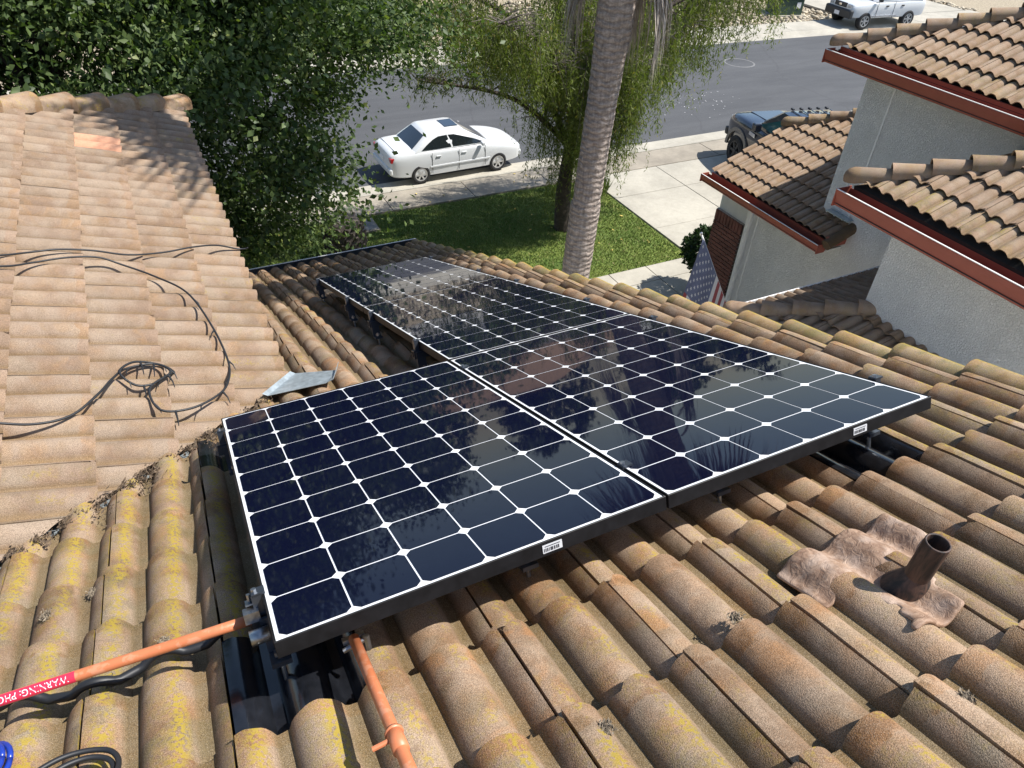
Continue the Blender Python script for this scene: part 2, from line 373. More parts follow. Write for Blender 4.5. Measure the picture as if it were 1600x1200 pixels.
# ================================================================== STRUCTURE: ground, street
def sheet(name, poly, z, mat, kind='structure', label=None, thick=0.12):
    o = MB().prism(poly, z - thick, z).build(name, mat); tag(o, label, None, None, kind); return o
FK = lambda x: 25.95 - .055 * x            # far kerb line of the street
g = pyd('ground', [(-60, -30, ZG - .06), (110, -30, ZG - .06), (110, 130, ZG - .06), (-60, 130, ZG - .06)], [(0, 1, 2, 3)], MAT['pebble_bed']); tag(g, 'pale gravelly ground around the houses', None, None, 'structure')
road = pyd('road', [(-40, 16.2, ZG - .03), (90, 16.2, ZG - .03), (90, FK(90), ZG - .03), (-40, FK(-40), ZG - .03)], [(0, 1, 2, 3)], MAT['asphalt']); tag(road, 'grey asphalt street', None, None, 'structure')
def strip(name, prof, x0, x1, mat, label, line=None):
    """extrude a (y, z) profile along X"""
    n = len(prof); V = []
    for x in (x0, x1):
        for (y, z) in prof: V.append((x, y + (line(x) if line else 0), z))
    F = [(i, i + 1, n + i + 1, n + i) for i in range(n - 1)]
    o = pyd(name, V, F, mat); me = o.data
    return tag(o, label, None, None, 'structure')
kerb = strip('kerb', [(16.22, ZG - .06), (16.2, ZG - .024), (15.72, ZG - .02), (15.62, ZG + .02), (15.52, ZG + .06), (15.46, ZG + .068), (15.44, ZG - .05)], -40, 90, MAT['conc'], 'rolled concrete kerb and gutter on the near side')
kerb2 = strip('kerb', [(-.02, ZG - .05), (0, ZG - .022), (.42, ZG - .02), (.5, ZG + .03), (.6, ZG + .07), (.66, ZG + .072), (.68, ZG - .05)], -40, 90, MAT['conc'], 'rolled concrete kerb on the far side', FK)
kerb2['label'] = 'rolled concrete kerb on the far side of the street'
def slab_run(name, xs, ys, z, mat, label, skew=None):
    o = pyd(name, [(xs[0], ys[0], z - .05), (xs[-1], ys[0], z - .05), (xs[-1], ys[-1], z - .05), (xs[0], ys[-1], z - .05)], [(0, 1, 2, 3)], MAT['conc_old'])
    if skew:
        for v in o.data.vertices: v.co.y += skew(v.co.x)
    tag(o, label, None, None, 'structure')
    for i in range(len(xs) - 1):
        for j in range(len(ys) - 1):
            x0, x1, y0, y1 = xs[i] + .008, xs[i + 1] - .008, ys[j] + .008, ys[j + 1] - .008
            k = skew if skew else (lambda x: 0)
            P = [(x0, y0 + k(x0)), (x1, y0 + k(x1)), (x1, y1 + k(x1)), (x0, y1 + k(x0))]
            MB().prism(P, z - .1, z + rnd.uniform(-.003, .003)).build('slab', mat, o, bevel=.008)
    return o
slab_run('pavement', [-6 + 2.15 * i for i in range(9)] + [14.6, 17.5, 20.5, 24], [14.46, 15.44], ZG + .066, MAT['conc_old'], 'weathered concrete pavement along the near kerb')
slab_run('driveway', [10.16, 12.35, 15.2, 18.2, 21.5], [7.9, 9.4, 11.35, 13.1, 14.45], ZG + .062, MAT['conc'], 'pale concrete driveway beside the lawn')
slab_run('footpath', [6.6, 8.0, 8.95, 10.15], [8.3, 9.4, 9.98], ZG + .05, MAT['conc'], 'concrete footpath between lawn and front door')
slab_run('bounce_paving', [2.9, 4.2, 5.5, 6.55], [4.4, 5.6, 6.9, 8.2], ZG + .05, MAT['conc'], 'pale concrete paving in the entry court')  # pale surface added to bounce light onto the stucco walls
slab_run('far_pavement', [4 + 2.6 * i for i in range(15)], [.69, 2.1], ZG + .07, MAT['conc'], 'pale concrete pavement on the far side of the street', FK)
slab_run('far_driveway', [32.2, 34.8, 37.4, 40], [2.12, 4.6, 7.5, 11], ZG + .075, MAT['conc'], 'pale concrete driveway across the street', FK)
# lawn with grass
lawn = pyd('lawn', [(-9, 8.9, ZG + .03), (6.55, 8.9, ZG + .03), (6.55, 10, ZG + .03), (10.14, 10, ZG + .03), (10.14, 13.4, ZG + .03), (9.6, 14.44, ZG + .03), (-9, 14.44, ZG + .03)], [(0, 1, 2, 3, 4, 5, 6)], MAT['turf']); tag(lawn, 'mown front lawn', None, None, 'structure')
def grass(n, x0, x1, y0, y1):
    P = np.stack([np.random.uniform(x0, x1, n), np.random.uniform(y0, y1, n), np.full(n, ZG + .028)], 1)
    k = ~((P[:, 0] > 6.5) & (P[:, 1] < 10)) & ~((P[:, 0] - 9.6) * 1.05 + (P[:, 1] - 14.42) * .54 > 0); P = P[k]; n = len(P)
    a = np.random.uniform(0, 6.28, n); h = np.random.uniform(.025, .06, n); w_ = np.random.uniform(.006, .012, n)
    lean = np.random.normal(0, .022, (n, 2)); d = np.stack([np.cos(a), np.sin(a), 0 * a], 1) * w_[:, None]
    tip = P + np.stack([lean[:, 0], lean[:, 1], h], 1)
    V = np.stack([P - d, P + d, tip], 1).reshape(-1, 3); F = np.arange(3 * n).reshape(-1, 3)
    return npmesh('grass', V, F, 3)
o = mesh_obj('grass', grass(110000, 1.0, 10.12, 9.0, 14.42), MAT['grass']); tag(o, 'short green grass blades of the front lawn', None, None, 'stuff')
V, F = [], []
for i in range(70):
    x, y = rnd.uniform(1.5, 10), rnd.uniform(10.1, 15.4); z = ZG + (.075 if y < 14.44 else .082); a = rnd.uniform(0, 6.28); s = rnd.uniform(.02, .05)
    b = len(V); V += [(x + s * math.cos(a + k * 1.57) * (1, .6, 1, .6)[k], y + s * math.sin(a + k * 1.57) * (1, .6, 1, .6)[k], z + rnd.uniform(-.01, .02)) for k in range(4)]; F.append((b, b + 1, b + 2, b + 3))
o = pyd('fallen_leaves', V, F, MAT['leaf_fallen']); tag(o, 'scattered pale fallen leaves on lawn and pavement', None, None, 'stuff')
V, F = [], []
for i in range(70):
    x, y = rnd.gauss(17.2, 1.1), rnd.gauss(18.8, .8)
    if y < 16.3: continue
    a = rnd.uniform(0, 6.28); s = rnd.uniform(.01, .025); b = len(V); V += [(x + s * math.cos(a + k * 1.57), y + s * math.sin(a + k * 1.57) * .7, ZG - .018 + rnd.uniform(0, .012)) for k in range(4)]; F.append((b, b + 1, b + 2, b + 3))
o = pyd('fallen_petals', V, F, MAT['flag_white']); tag(o, 'sprinkle of white petals on the asphalt', None, None, 'stuff')
# far gravel: many small stones as one mass
def pebbles(n, x0, x1, d0, d1):
    bm = bmesh.new(); bmesh.ops.create_icosphere(bm, subdivisions=1, radius=1); base = np.array([v.co[:] for v in bm.verts]); fc = np.array([[v.index for v in f.verts] for f in bm.faces]); bm.free()
    Vs, Fs = [], []
    for i in range(n):
        x = rnd.uniform(x0, x1); y = FK(x) + d0 + (d1 - d0) * rnd.random() ** 1.3
        if 32 < x < 40.2 and y > FK(x): continue
        s = rnd.uniform(.05, .15) * (1.3 if rnd.random() < .12 else 1); a = rnd.uniform(0, 6.28); c_, s_ = math.cos(a), math.sin(a)
        b = base * np.array([s, s * rnd.uniform(.6, .9), s * rnd.uniform(.45, .7)]); b = np.stack([b[:, 0] * c_ - b[:, 1] * s_, b[:, 0] * s_ + b[:, 1] * c_, b[:, 2]], 1) * np.random.uniform(.85, 1.15, (len(base), 1))
        Vs.append(b + np.array([x, y, ZG - .02 + s * .2])); Fs.append(fc + len(base) * (len(Vs) - 1))
    return npmesh('pebbles', np.concatenate(Vs), np.concatenate(Fs), 3)
o = mesh_obj('gravel', pebbles(5200, 5, 41, 2.2, 9), MAT['pebble'], smooth=True); tag(o, 'tan river stones covering the yard across the street', None, None, 'stuff')

# ================================================================== ROOF SYSTEM
TW, TE, TOV, TH, TLIFT = .2985, .312, .055, .046, .036
def barrel(d, hw=.0605, H=TH):
    q = abs(d) / hw
    return H * (1 - q * q) ** .72 if q < 1 else 0.0
def prof(x):
    z = max(barrel(x - .018), barrel(x - .018 - TW / 2), barrel(x - .018 - TW))
    # slightly dished pan
    return z
def tile_mesh(seed, nx=34, ny=5):
    r = random.Random(seed); xs = [.0032 + (TW - .0064) * i / nx for i in range(nx + 1)]
    ys = [-(TE + TOV) + (TE + TOV) * j / ny for j in range(ny + 1)]
    ph = r.uniform(0, 50); V, F = [], []; chip = {3: (TW, .035, .03), 4: (.13, .02, .016), 6: (.0, .03, .035)}.get(seed)
    def wob(x, y): return mnoise.noise(Vector((x * 14 + ph, y * 9, seed * 3.1))) * .0022
    for j, y in enumerate(ys):
        for i, x in enumerate(xs):
            z = prof(x) - TH - TLIFT * (-y / TE) + wob(x, y); yy = y
            if j == ny: yy += mnoise.noise(Vector((x * 40 + ph, 3.3, seed))) * .0045; z -= .003
            if j == ny and chip and abs(x - chip[0]) < chip[1]: yy -= chip[2] * (1 - abs(x - chip[0]) / chip[1])
            V.append((x, yy, z))
    n = nx + 1
    for j in range(ny):
        for i in range(nx): F.append((j * n + i, j * n + i + 1, (j + 1) * n + i + 1, (j + 1) * n + i))
    b = len(V)                                           # butt face
    for i, x in enumerate(xs): V.append((x, -.004, V[ny * n + i][2] - .013))
    for i in range(nx): F.append((ny * n + i, ny * n + i + 1, b + i + 1, b + i))
    for side in (0, nx):                                 # side lips
        b2 = len(V)
        for j in range(ny + 1): q = V[j * n + side]; V.append((q[0], q[1], q[2] - .017))
        for j in range(ny):
            f = (j * n + side, (j + 1) * n + side, b2 + j + 1, b2 + j); F.append(f if side == 0 else f[::-1])
    me = bpy.data.meshes.new('roof_tile'); me.from_pydata(V, [], F); me.update(); smooth_by_angle(me, 50)
    return me
TILES = [tile_mesh(i) for i in range(7)]
TILES_LO = [tile_mesh(20 + i, 20, 2) for i in range(3)]
def frame(origin, xax, yax, zax):
    m = Matrix.Identity(4)
    for r_ in range(3): m[r_][0], m[r_][1], m[r_][2], m[r_][3] = xax[r_], yax[r_], zax[r_], origin[r_]
    return m
FM = frame((0, 0, 0), (1, 0, 0), (0, CA, -SA), (0, SA, CA))                       # main roof: u, v, w
def cut_mesh(me, cuts):
    bm = bmesh.new(); bm.from_mesh(me)
    for (p, nrm) in cuts:
        geom = bm.verts[:] + bm.edges[:] + bm.faces[:]
        bmesh.ops.bisect_plane(bm, geom=geom, plane_co=p, plane_no=nrm, clear_inner=True)
    m2 = bpy.data.meshes.new('roof_tile'); bm.to_mesh(m2); bm.free()
    for m in me.materials: m2.materials.append(m)
    return m2
def tile_roof(parent, M, x0, cols, y0, rows, mat, halfplanes=(), keep=None, lich=None, lo=False, skip=(), special=None, hidden=None, wcrest=0.0, jit=1.0):
    """tiles with their butt at y0 - k*TE, columns from x0 + j*TW; halfplanes (px,py,nx,ny): keep n.(p-p0) >= 0, in roof coordinates"""
    out = {}; hid = []
    for k in range(rows):
        for j in range(cols):
            if (j, k) in skip: continue
            x, y = x0 + j * TW, y0 - k * TE
            if keep and not keep(x + TW / 2, y - TE / 2): continue
            cor = [(x, y), (x + TW, y), (x, y - TE - TOV), (x + TW, y - TE - TOV)]; cuts = []; drop = False
            for (px, py, nx_, ny_) in halfplanes:
                d = [(a - px) * nx_ + (b - py) * ny_ for a, b in cor]
                if max(d) <= .012: drop = True; break
                if min(d) < 0: cuts.append((Vector((px - x, py - y, 0)), Vector((nx_, ny_, 0))))
            if drop: continue
            r_ = rnd.random
            Mt = M @ Matrix.Translation((x + (r_() - .5) * .003 * jit, y + (r_() - .5) * .012 * jit, wcrest + (r_() - .5) * .005 * jit)) @ Matrix.Rotation((r_() - .5) * .012 * jit, 4, 'Z') @ Matrix.Rotation((r_() - .5) * .012 * jit, 4, 'X')
            src = (TILES_LO if lo else TILES)[rnd.randrange(3 if lo else 7)]
            if hidden and hidden(x + TW / 2, y - TE / 2): hid.append((Mt, TILES_LO[0])); continue
            me = cut_mesh(src, cuts) if cuts else src
            if not me.polygons: continue
            o = bpy.data.objects.new('roof_tile', me)
            if special and (j, k) in special: mt = special[(j, k)]
            else: mt = mat
            if not me.materials: me.materials.append(mt)
            link(o, parent); o.matrix_basis = Mt
            o.material_slots[0].link = 'OBJECT'; o.material_slots[0].material = mt
            L, tone, warm = lich(x + TW / 2, y - TE / 2) if lich else (.2, 1, .3)
            o.color = (L, tone, warm, 1); out[(j, k)] = o
    if hid:
        mb = MB()
        for Mt, me in hid: mb.add([Mt @ v.co for v in me.vertices], [tuple(p.vertices) for p in me.polygons])
        o = mb.build('roof_tiles', mat, parent); o['kind'] = 'stuff'; o['label'] = 'roof tiles in shade under the solar panels'; o.color = (.2, .9, .3, 1)
    return out
def cap_mesh(L=.385, r0=.094, r1=.082, skirt=.03, start=False, n=14, flat=1.0):
    """half-round cap tile: local +y downhill (butt end y=0), z up"""
    V, F = [], []; ring = []
    ys = [0, -.012, -L * .5, -L] if not start else [.10, .085, .05, 0, -L * .5, -L]
    for y in ys:
        t = max(0, -y) / L; r = r0 + (r1 - r0) * t; q = 1.0; dz = 0
        if start and y > 0: q = math.sqrt(max(0, 1 - (y / .102) ** 2)); dz = 0
        row = []
        for i in range(n + 1):
            a = math.pi * i / n; x = math.cos(a) * r * (q if q > .2 else .2); z = math.sin(a) ** .8 * r * flat * q - .02 * t
            row.append((x, y, z))
        row = [(row[0][0], y, -skirt)] + row + [(row[-1][0], y, -skirt)]
        ring.append(len(V)); V += row
    m = n + 3
    for a, b in zip(ring[:-1], ring[1:]):
        for i in range(m - 1): F.append((a + i, b + i, b + i + 1, a + i + 1))
    b = len(V)                                            # thickness at butt
    for i in range(m): q = V[i]; V.append((q[0] * .86, q[1] - .006, q[2] - .014 if q[2] > -.01 else q[2]))
    for i in range(m - 1): F.append((i, i + 1, b + i + 1, b + i))
    me = bpy.data.meshes.new('cap_tile'); me.from_pydata(V, [], F); me.update(); smooth_by_angle(me, 42); return me
CAPS = {}
def cap_run(parent, p0, p1, mat, name='ridge_tile', ex=.335, start=True, lich=None, lift=0.0, up=None, r0=.094, skirt=.03, flat=1.0):
    """caps from the low end p0 to the high end p1"""
    p0, p1 = Vector(p0), Vector(p1); d = (p1 - p0); n = max(1, int(d.length / ex)); d.normalize()
    side = d.cross(Vector((0, 0, 1))).normalized(); upv = side.cross(d).normalized()
    if up is not None: upv = Vector(up).normalized(); side = d.cross(upv).normalized()
    key = (round(r0, 3), round(skirt, 3), flat)
    if key not in CAPS: CAPS[key] = (cap_mesh(r0=r0, r1=r0 * .87, skirt=skirt, flat=flat), cap_mesh(r0=r0, r1=r0 * .87, skirt=skirt, start=True, flat=flat))
    for i in range(n + 1):
        me = CAPS[key][1 if (i == 0 and start) else 0]
        o = bpy.data.objects.new(name, me)
        if not me.materials: me.materials.append(mat)
        link(o, parent)
        M_ = frame(p0 + d * (ex * i) + upv * lift, -side * -1 if False else (-d).cross(upv), -d, upv)
        tilt = Matrix.Rotation(R(4.5), 4, 'X')
        o.matrix_basis = M_ @ Matrix.Translation((rnd.uniform(-.006, .006), rnd.uniform(-.008, .008), 0)) @ tilt @ Matrix.Rotation(rnd.uniform(-.025, .025), 4, 'Z')
        o.material_slots[0].link = 'OBJECT'; o.material_slots[0].material = mat
        L, t_, w_ = lich(i) if lich else (.3, 1, .3); o.color = (L, t_, w_, 1)
def deck(name, M, poly, parent, below=-.115, th=.05):
    mb = MB().prism(poly, below - th, below, M); return mb.build(name, MAT['deck'], parent)
def gutter(parent, p0, p1, out, h=.135, wdt=.125, mat='gutter_red', drop=.05, lip='gutter_lip', endcap=True):
    """open trough along p0-p1, 'out' points away from the wall; p at the top of the front plate"""
    p0, p1, out = Vector(p0), Vector(p1), Vector(out); z = Vector((0, 0, 1)); d = (p1 - p0).normalized()
    def ext(poly, a, b):
        n = len(poly); V = [a + out * x + z * y for x, y in poly] + [b + out * x + z * y for x, y in poly]
        F = [(i, (i + 1) % n, n + (i + 1) % n, n + i) for i in range(n)] + [tuple(range(n))[::-1], tuple(range(n, 2 * n))]
        return V, F
    front = [(0, 0), (.002, -.02), (-.004, -.06), (-.03, -h), (-wdt, -h), (-wdt, -.02), (-wdt + .004, -.02), (-wdt + .004, -h + .01), (-.035, -h + .008), (-.012, -.06), (-.012, 0)]
    mb = MB(); mb.add(*ext(front, p0, p1)); g_ = mb.build('gutter', MAT[mat], parent)
    mb = MB(); mb.add(*ext([(.005, .003), (.005, -.004), (-.010, -.004), (-.010, .003)], p0 - d * .004, p1 + d * .004)); mb.build('gutter_lip', MAT[lip], g_)
    mb = MB(); mb.add(*ext([(-.013, -h + .03), (-.013, -h + .025), (-wdt + .006, -h + .025), (-wdt + .006, -h + .03)], p0 + d * .01, p1 - d * .01)); mb.build('trough_shade', MAT['gutter_shade'], g_)  # dark strip that paints shade along the trough floor
    if endcap:
        for p, s in ((p0, -1), (p1, 1)):
            MB().add(*ext([(.004, .002), (.004, -h - .006), (-wdt - .002, -h - .006), (-wdt - .002, .002)], p + d * s * .001, p + d * s * .012)).build('end_cap', MAT[mat], g_)
    return g_

# ---------------------------------------------------------------- near house
HB = Vector((1.0, 1.0, ZG))
house = empty('tiled_house', HB, 'tan tile roofed house carrying the solar panels, valley between its two roof slopes', 'house', world=True)
# main slope (descends towards the street)
WC = -.160
VE = -.01 + 24 * TE
U0 = .461 - 5 * TW
mroof = deck('roof', FM, [(-1.25, -1.6), (2.66, -1.6), (2.66, VE - .03), (.02, VE - .03), (.02, 2.3), (-1.25, .9)], house, WC - .125)
mroof['label'] = 'lichen stained tile slope running down under the solar panels'
NC = 13
def lich_main(u, v):
    left = max(0, min(1, (.40 - u) / .4)); near = max(0, min(1, (1.2 - v) / 1.0)); right = max(0, min(1, (u - 1.6) / .7))
    L = .42 + .60 * left * (1 if v < 2.0 else .55) + .16 * right + rnd.uniform(-.34, .25) + .12 * near
    tone = rnd.uniform(.8, 1.12); warm = .35 + rnd.uniform(0, .6) * (1 - .4 * left)
    return (max(0, min(1.0, L)), tone, warm)
# half-planes: right verge, valley line Y = X + 1.87 (+ gap)
def hid_main(u, v):
    return (.06 < u < .86 and .38 < v < 1.40) or (1.06 < u < 1.86 and .40 < v < 4.55)
FLASH = {(3, 23), (3, 18), (9, 23)}
cv = 1.87 + .035
def keep_main(u, v):
    if v > 2.45: return u + TW / 2 > .20
    return True
tiles_main = tile_roof(mroof, FM, U0, NC, VE, 29, MAT['tile'],
    halfplanes=[(2.635, 0, -1, 0)], keep=keep_main, lich=lich_main, skip=FLASH | {(j, k) for j in range(-1, 12) for k in range(0)}, hidden=hid_main, wcrest=WC)
# trim away what lies beyond the valley
for (j, k), o in list(tiles_main.items()):
    x, y = U0 + j * TW, VE - k * TE; far_ = CA * y - .07 - (x + cv); near_ = CA * (y - TE - TOV) - .07 - (x + TW + cv)
    if y > 2.6 or far_ < 0: continue
    if near_ > 0 and x + TW < .2: bpy.data.objects.remove(o); del tiles_main[(j, k)]; continue
    if x > .1: continue
    nrm = Vector((1, -CA, 0)).normalized()
    me = cut_mesh(o.data, [(Vector((-x + (CA * y - .07 - cv), 0, 0)), nrm)]); mt = o.material_slots[0].material; cc_ = o.color[:]
    o.data = me
    if not o.data.materials: o.data.materials.append(mt)
    o.material_slots[0].link = 'OBJECT'; o.material_slots[0].material = mt
# verge caps on the right edge
cap_run(mroof, FM @ Vector((2.665, VE + .05, -.212)), FM @ Vector((2.665, -1.4, -.212)), MAT['tile'], 'verge_tile', ex=TE, start=False,
        lich=lambda i: (1.55 if i > 2 else .8, rnd.uniform(.95, 1.15), .3), up=(0, SA, CA), r0=.066, skirt=.03, flat=1.05)
MB().box((2.69, (VE - 1.6) / 2, -.31), (.03, VE + 1.6, .16), FM).build('barge_board', MAT['gutter_red'], house)
pe = FM @ Vector((0, VE + .0, -.19)); gutter(house, (.40, pe.y + .115, pe.z - .005), (2.70, pe.y + .115, pe.z - .005), (0, 1, 0), mat='alu', lip='gutter_lip')
# left slope (descends to the right, eave above the main slope)
XE = .372; ZE = -.9526 - T * XE
FL = frame((XE, 0, ZE), (0, -1, 0), (CA, 0, -SA), (SA, 0, CA))
HC = 6.57                                   # hip: Y - X = HC
def yl(X): return (X - XE) / CA
lroof = deck('roof', FL, [(-6.85, -.02), (-1.2, -.02), (-.2, -2.5), (-2.5, -3.2), (-4.2, -2.9)], house, -.125)
lroof['label'] = 'sandy tile slope on the left under loose black cables'
def lich_left(x, y):
    far = max(0, min(1, (-x - 4.2) / 2)); nearv = max(0, min(1, 1 - (-x - (XE + y * CA + 1.87)) / .9))
    return (max(0, min(1, .10 + .35 * (y > -.35) * rnd.random() + .45 * nearv * rnd.random() + .1 * far)), rnd.uniform(.93, 1.07), .25 + .45 * rnd.random() * (1 - far))
# valley: keep Y >= X + 1.87 ; hip: keep Y <= X + HC
sq = 1 / math.sqrt(1 + CA * CA)
ltiles = tile_roof(lroof, FL, -6.95, 21, 0.0, 9, MAT['tile_clean'], halfplanes=[(-(XE + 1.875), 0, -sq, -sq * CA), (-(XE + HC), 0, sq, sq * CA)], lich=lich_left, jit=.7)
for (j, k), o in ltiles.items():
    if (j, k) == (5, 2): o.material_slots[0].material = MAT['tile_new']
def onleft(X, Y, dw=0.0): return Vector((X, Y, -.9526 - T * X)) + Vector((SA, 0, CA)) * dw
cap_run(lroof, onleft(XE + .0, XE + HC - .0, -.03), onleft(XE - 2.6, XE + HC - 2.6, -.03), MAT['tile'], 'hip_tile', ex=.33, start=True,
        lich=lambda i: (.45, rnd.uniform(.95, 1.1), .3), r0=.105, skirt=.03)
# far face of that hip, seen only edge on
MB().add([onleft(XE, XE + HC, -.1), onleft(XE - 2.8, XE + HC - 2.8, -.1), Vector((XE - 5.6, XE + HC, ZE - .1))], [(0, 1, 2)]).build('roof', MAT['tile_clean'], house)
# walls under the roofs
def wall_box(x0, x1, y0, y1, z0, z1, parent, mat='stucco', name='wall'):
    return MB().box(((x0 + x1) / 2, (y0 + y1) / 2, (z0 + z1) / 2), (x1 - x0, y1 - y0, z1 - z0)).build(name, MAT[mat], parent)
wall_box(-1.0, 2.3, 5.5, 6.2, ZG, -3.12, house); wall_box(-5, -.05, 2.6, 6.5, ZG, -1.32, house)
wall_box(2.40, 2.52, -1.4, 5.6, ZG, -2.9, house); 
# valley strip
vb = Vector((XE + .05, XE + 1.92, -.173 - T * (XE + 1.92) - .085)); vt = Vector((-1.2, .67, -.173 - T * .67 - .085)); sx = Vector((.06, -.06, .0))
pyd('valley_flashing', [vb - sx, vb + sx, vt + sx, vt - sx], [(0, 1, 2, 3)], MAT['galv'], house)

# ---------------------------------------------------------------- right wing of the same house, separate roofs stepped up
WB = Vector((11, 5, ZG))
wing = empty('stucco_wing', WB, 'white stucco house with red gutters and tan tile roofs right of the solar panels', 'house', world=True)
def lich_wing(e):
    return lambda x, y: ((.85 if y > -TE * 1.0 else .12) * e * rnd.uniform(.4, 1.1), rnd.uniform(.92, 1.08), rnd.uniform(.1, .7) * (1 if y > -.4 else .5))
def wing_roof(X0, z0, Yfar, Ynear, rows, e=1.0, hip=True, lo=False, label='', verge_rows=0, t=T):
    ca = math.cos(math.atan(t)); sa = math.sin(math.atan(t))
    Mw = frame((X0, 0, z0), (0, 1, 0), (-ca, 0, -sa), (-sa, 0, ca))
    L = rows * TE
    poly = [(Ynear, .0), (Yfar, .0), (Yfar, -verge_rows * TE), (Yfar - (L - verge_rows * TE) * ca, -L), (Ynear, -L)]
    if hip and Yfar - (L - verge_rows * TE) * ca < Ynear: poly = [(Ynear, 0), (Yfar, 0), (Yfar, -verge_rows * TE), (Ynear, -verge_rows * TE - (Yfar - Ynear) / ca)]
    rf = deck('roof', Mw, poly, wing, -.125); rf['label'] = label
    s_ = 1 / math.sqrt(1 + ca * ca); hp = [(Yfar, -verge_rows * TE, -s_, s_ * ca)] if hip else []
    n = int((Yfar - Ynear) / TW) + 1
    tile_roof(rf, Mw, Yfar - n * TW, n, 0.0, rows, MAT['tile_wing'], halfplanes=hp + [(Ynear, 0, 1, 0)], lich=lich_wing(e), lo=lo, jit=.6)
    if hip:
        a = Mw @ Vector((Yfar, -verge_rows * TE, -.02)); ln = min((L - verge_rows * TE) * ca, Yfar - Ynear)
        b = Mw @ Vector((Yfar - ln, -verge_rows * TE - ln / ca, -.02))
        cap_run(rf, a, b, MAT['tile_wing'], 'hip_tile', ex=.33, start=True, lich=lambda i: (.75 if rnd.random() < .6 else .2, rnd.uniform(.8, 1.05), .5), r0=.098)
        # far slope of the hip
        c = Vector((b.x, a.y, a.z)); pyd('roof', [a - Vector((0, 0, .1)), b - Vector((0, 0, .1)), Vector((b.x + ln, a.y, a.z - .1))], [(0, 1, 2)], MAT['tile_wing'], wing)
    return rf, Mw
R3 = dict(X=6.2, z=-1.43); R1 = dict(X=9.3, z=-1.2); R2 = dict(X=8.3, z=-3.33)
wing_roof(6.2, -1.43, 3.68, -1.0, 11, 1.0, label='near tile slope with yellow lichen above the bright wall')
wing_roof(8.28, -.919, 6.148, 1.2, 15, .8, lo=True, label='upper tile slope at the far end of the house')
wing_roof(8.3, -3.33, 7.93, 5.30, 8, .15, lo=True, verge_rows=5, label='low tile slope over the garage, half in shade')
gutter(wing, (6.075, -1.0, -1.572), (6.075, 3.72, -1.572), (-1, 0, 0), h=.175, wdt=.20)
gutter(wing, (8.165, 1.2, -1.028), (8.165, 6.2, -1.028), (-1, 0, 0), h=.16, wdt=.17)
gutter(wing, (8.185, 5.34, -3.452), (8.185, 8.02, -3.452), (-1, 0, 0), h=.13, wdt=.16)
for (x, y0, y1, z) in ((6.28, -1.0, 3.66, -1.62), (8.345, 1.2, 6.12, -1.07), (8.36, 5.34, 7.95, -3.5)):
    MB().box((x, (y0 + y1) / 2, z), (.03, y1 - y0, .16)).build('fascia', MAT['gutter_red'], wing)
for (x0, x1, y0, y1, z) in ((6.26, 6.75, -1.0, 3.62, -1.71), (8.325, 8.9, 1.2, 6.1, -1.155), (8.34, 8.715, 5.34, 7.9, -3.585)):
    MB().box(((x0 + x1) / 2, (y0 + y1) / 2, z), (x1 - x0, y1 - y0, .02)).build('soffit', MAT['trim'], wing)
w3 = wall_box(6.6, 7.4, -1.2, 3.30, ZG, -1.72, wing); w3['label'] = 'bright stucco wall under the near gutter'
wall_box(8.70, 12.5, 1.5, 5.86, ZG, -1.165, wing); MB().box((8.695, 5.39, -2.4), (.02, .025, 2.4)).build('corner_bead', MAT['trim'], wing)
wg = wall_box(8.72, 12.4, 5.87, 7.97, ZG, -3.6, wing); wg['label'] = 'shaded grey white garage wall'
# verge end of the garage roof and closing board at its near end
MB().box((8.5, 5.31, -3.42), (.42, .03, .18)).build('barge_board', MAT['gutter_red'], wing)
MB().tube([(8.74, 5.27, -3.24), (8.26, 5.27, -3.43)], .08, 12).build('verge_tile', MAT['tile_wing'], wing).color = (.1, .55, .3, 1)
MB().box((8.63, 5.5, -3.14), (.12, .42, .012), Matrix.Translation((0, 0, 0))).build('step_flashing', MAT['galv'], wing)
# brick veneer on the garage corner
BR = MB().box((8.695, 7.625, (ZG - 4.14) / 2), (.05, .70, -4.14 - ZG)).build('brick_veneer', MAT['mortar'], wing)
bme = None
def brick(y0, y1, z0, z1, x=8.662):
    global bme
    o = MB().box((x + .012, (y0 + y1) / 2, (z0 + z1) / 2), (.05, y1 - y0, z1 - z0)).build('brick', MAT['brick'], BR, bevel=.003); return o
for i in range(9): brick(7.275 + i * .078, 7.275 + i * .078 + .063, -4.335, -4.145, 8.655)
z = -4.352; r_ = 0
while z > ZG + .05:
    y = 7.275 - (.105 if r_ % 2 else 0)
    while y < 7.97:
        a, b = max(y, 7.275), min(y + .198, 7.975)
        if b - a > .03: brick(a, b, z - .058, z)
        y += .212
    z -= .073; r_ += 1
MB().box((8.685, 7.19, (ZG - 3.6) / 2), (.07, .075, -3.6 - ZG)).build('downspout', MAT['trim'], wing, bevel=.012)
MB().box((8.712, 7.03, (ZG - 3.6) / 2), (.02, .02, -3.6 - ZG)).build('corner_bead', MAT['trim'], wing)
MB().tube([(8.68, 7.19, -3.72), (8.58, 7.19, -3.62), (8.34, 7.19, -3.56)], .03, 8).build('downspout_elbow', MAT['gutter_red'], wing)
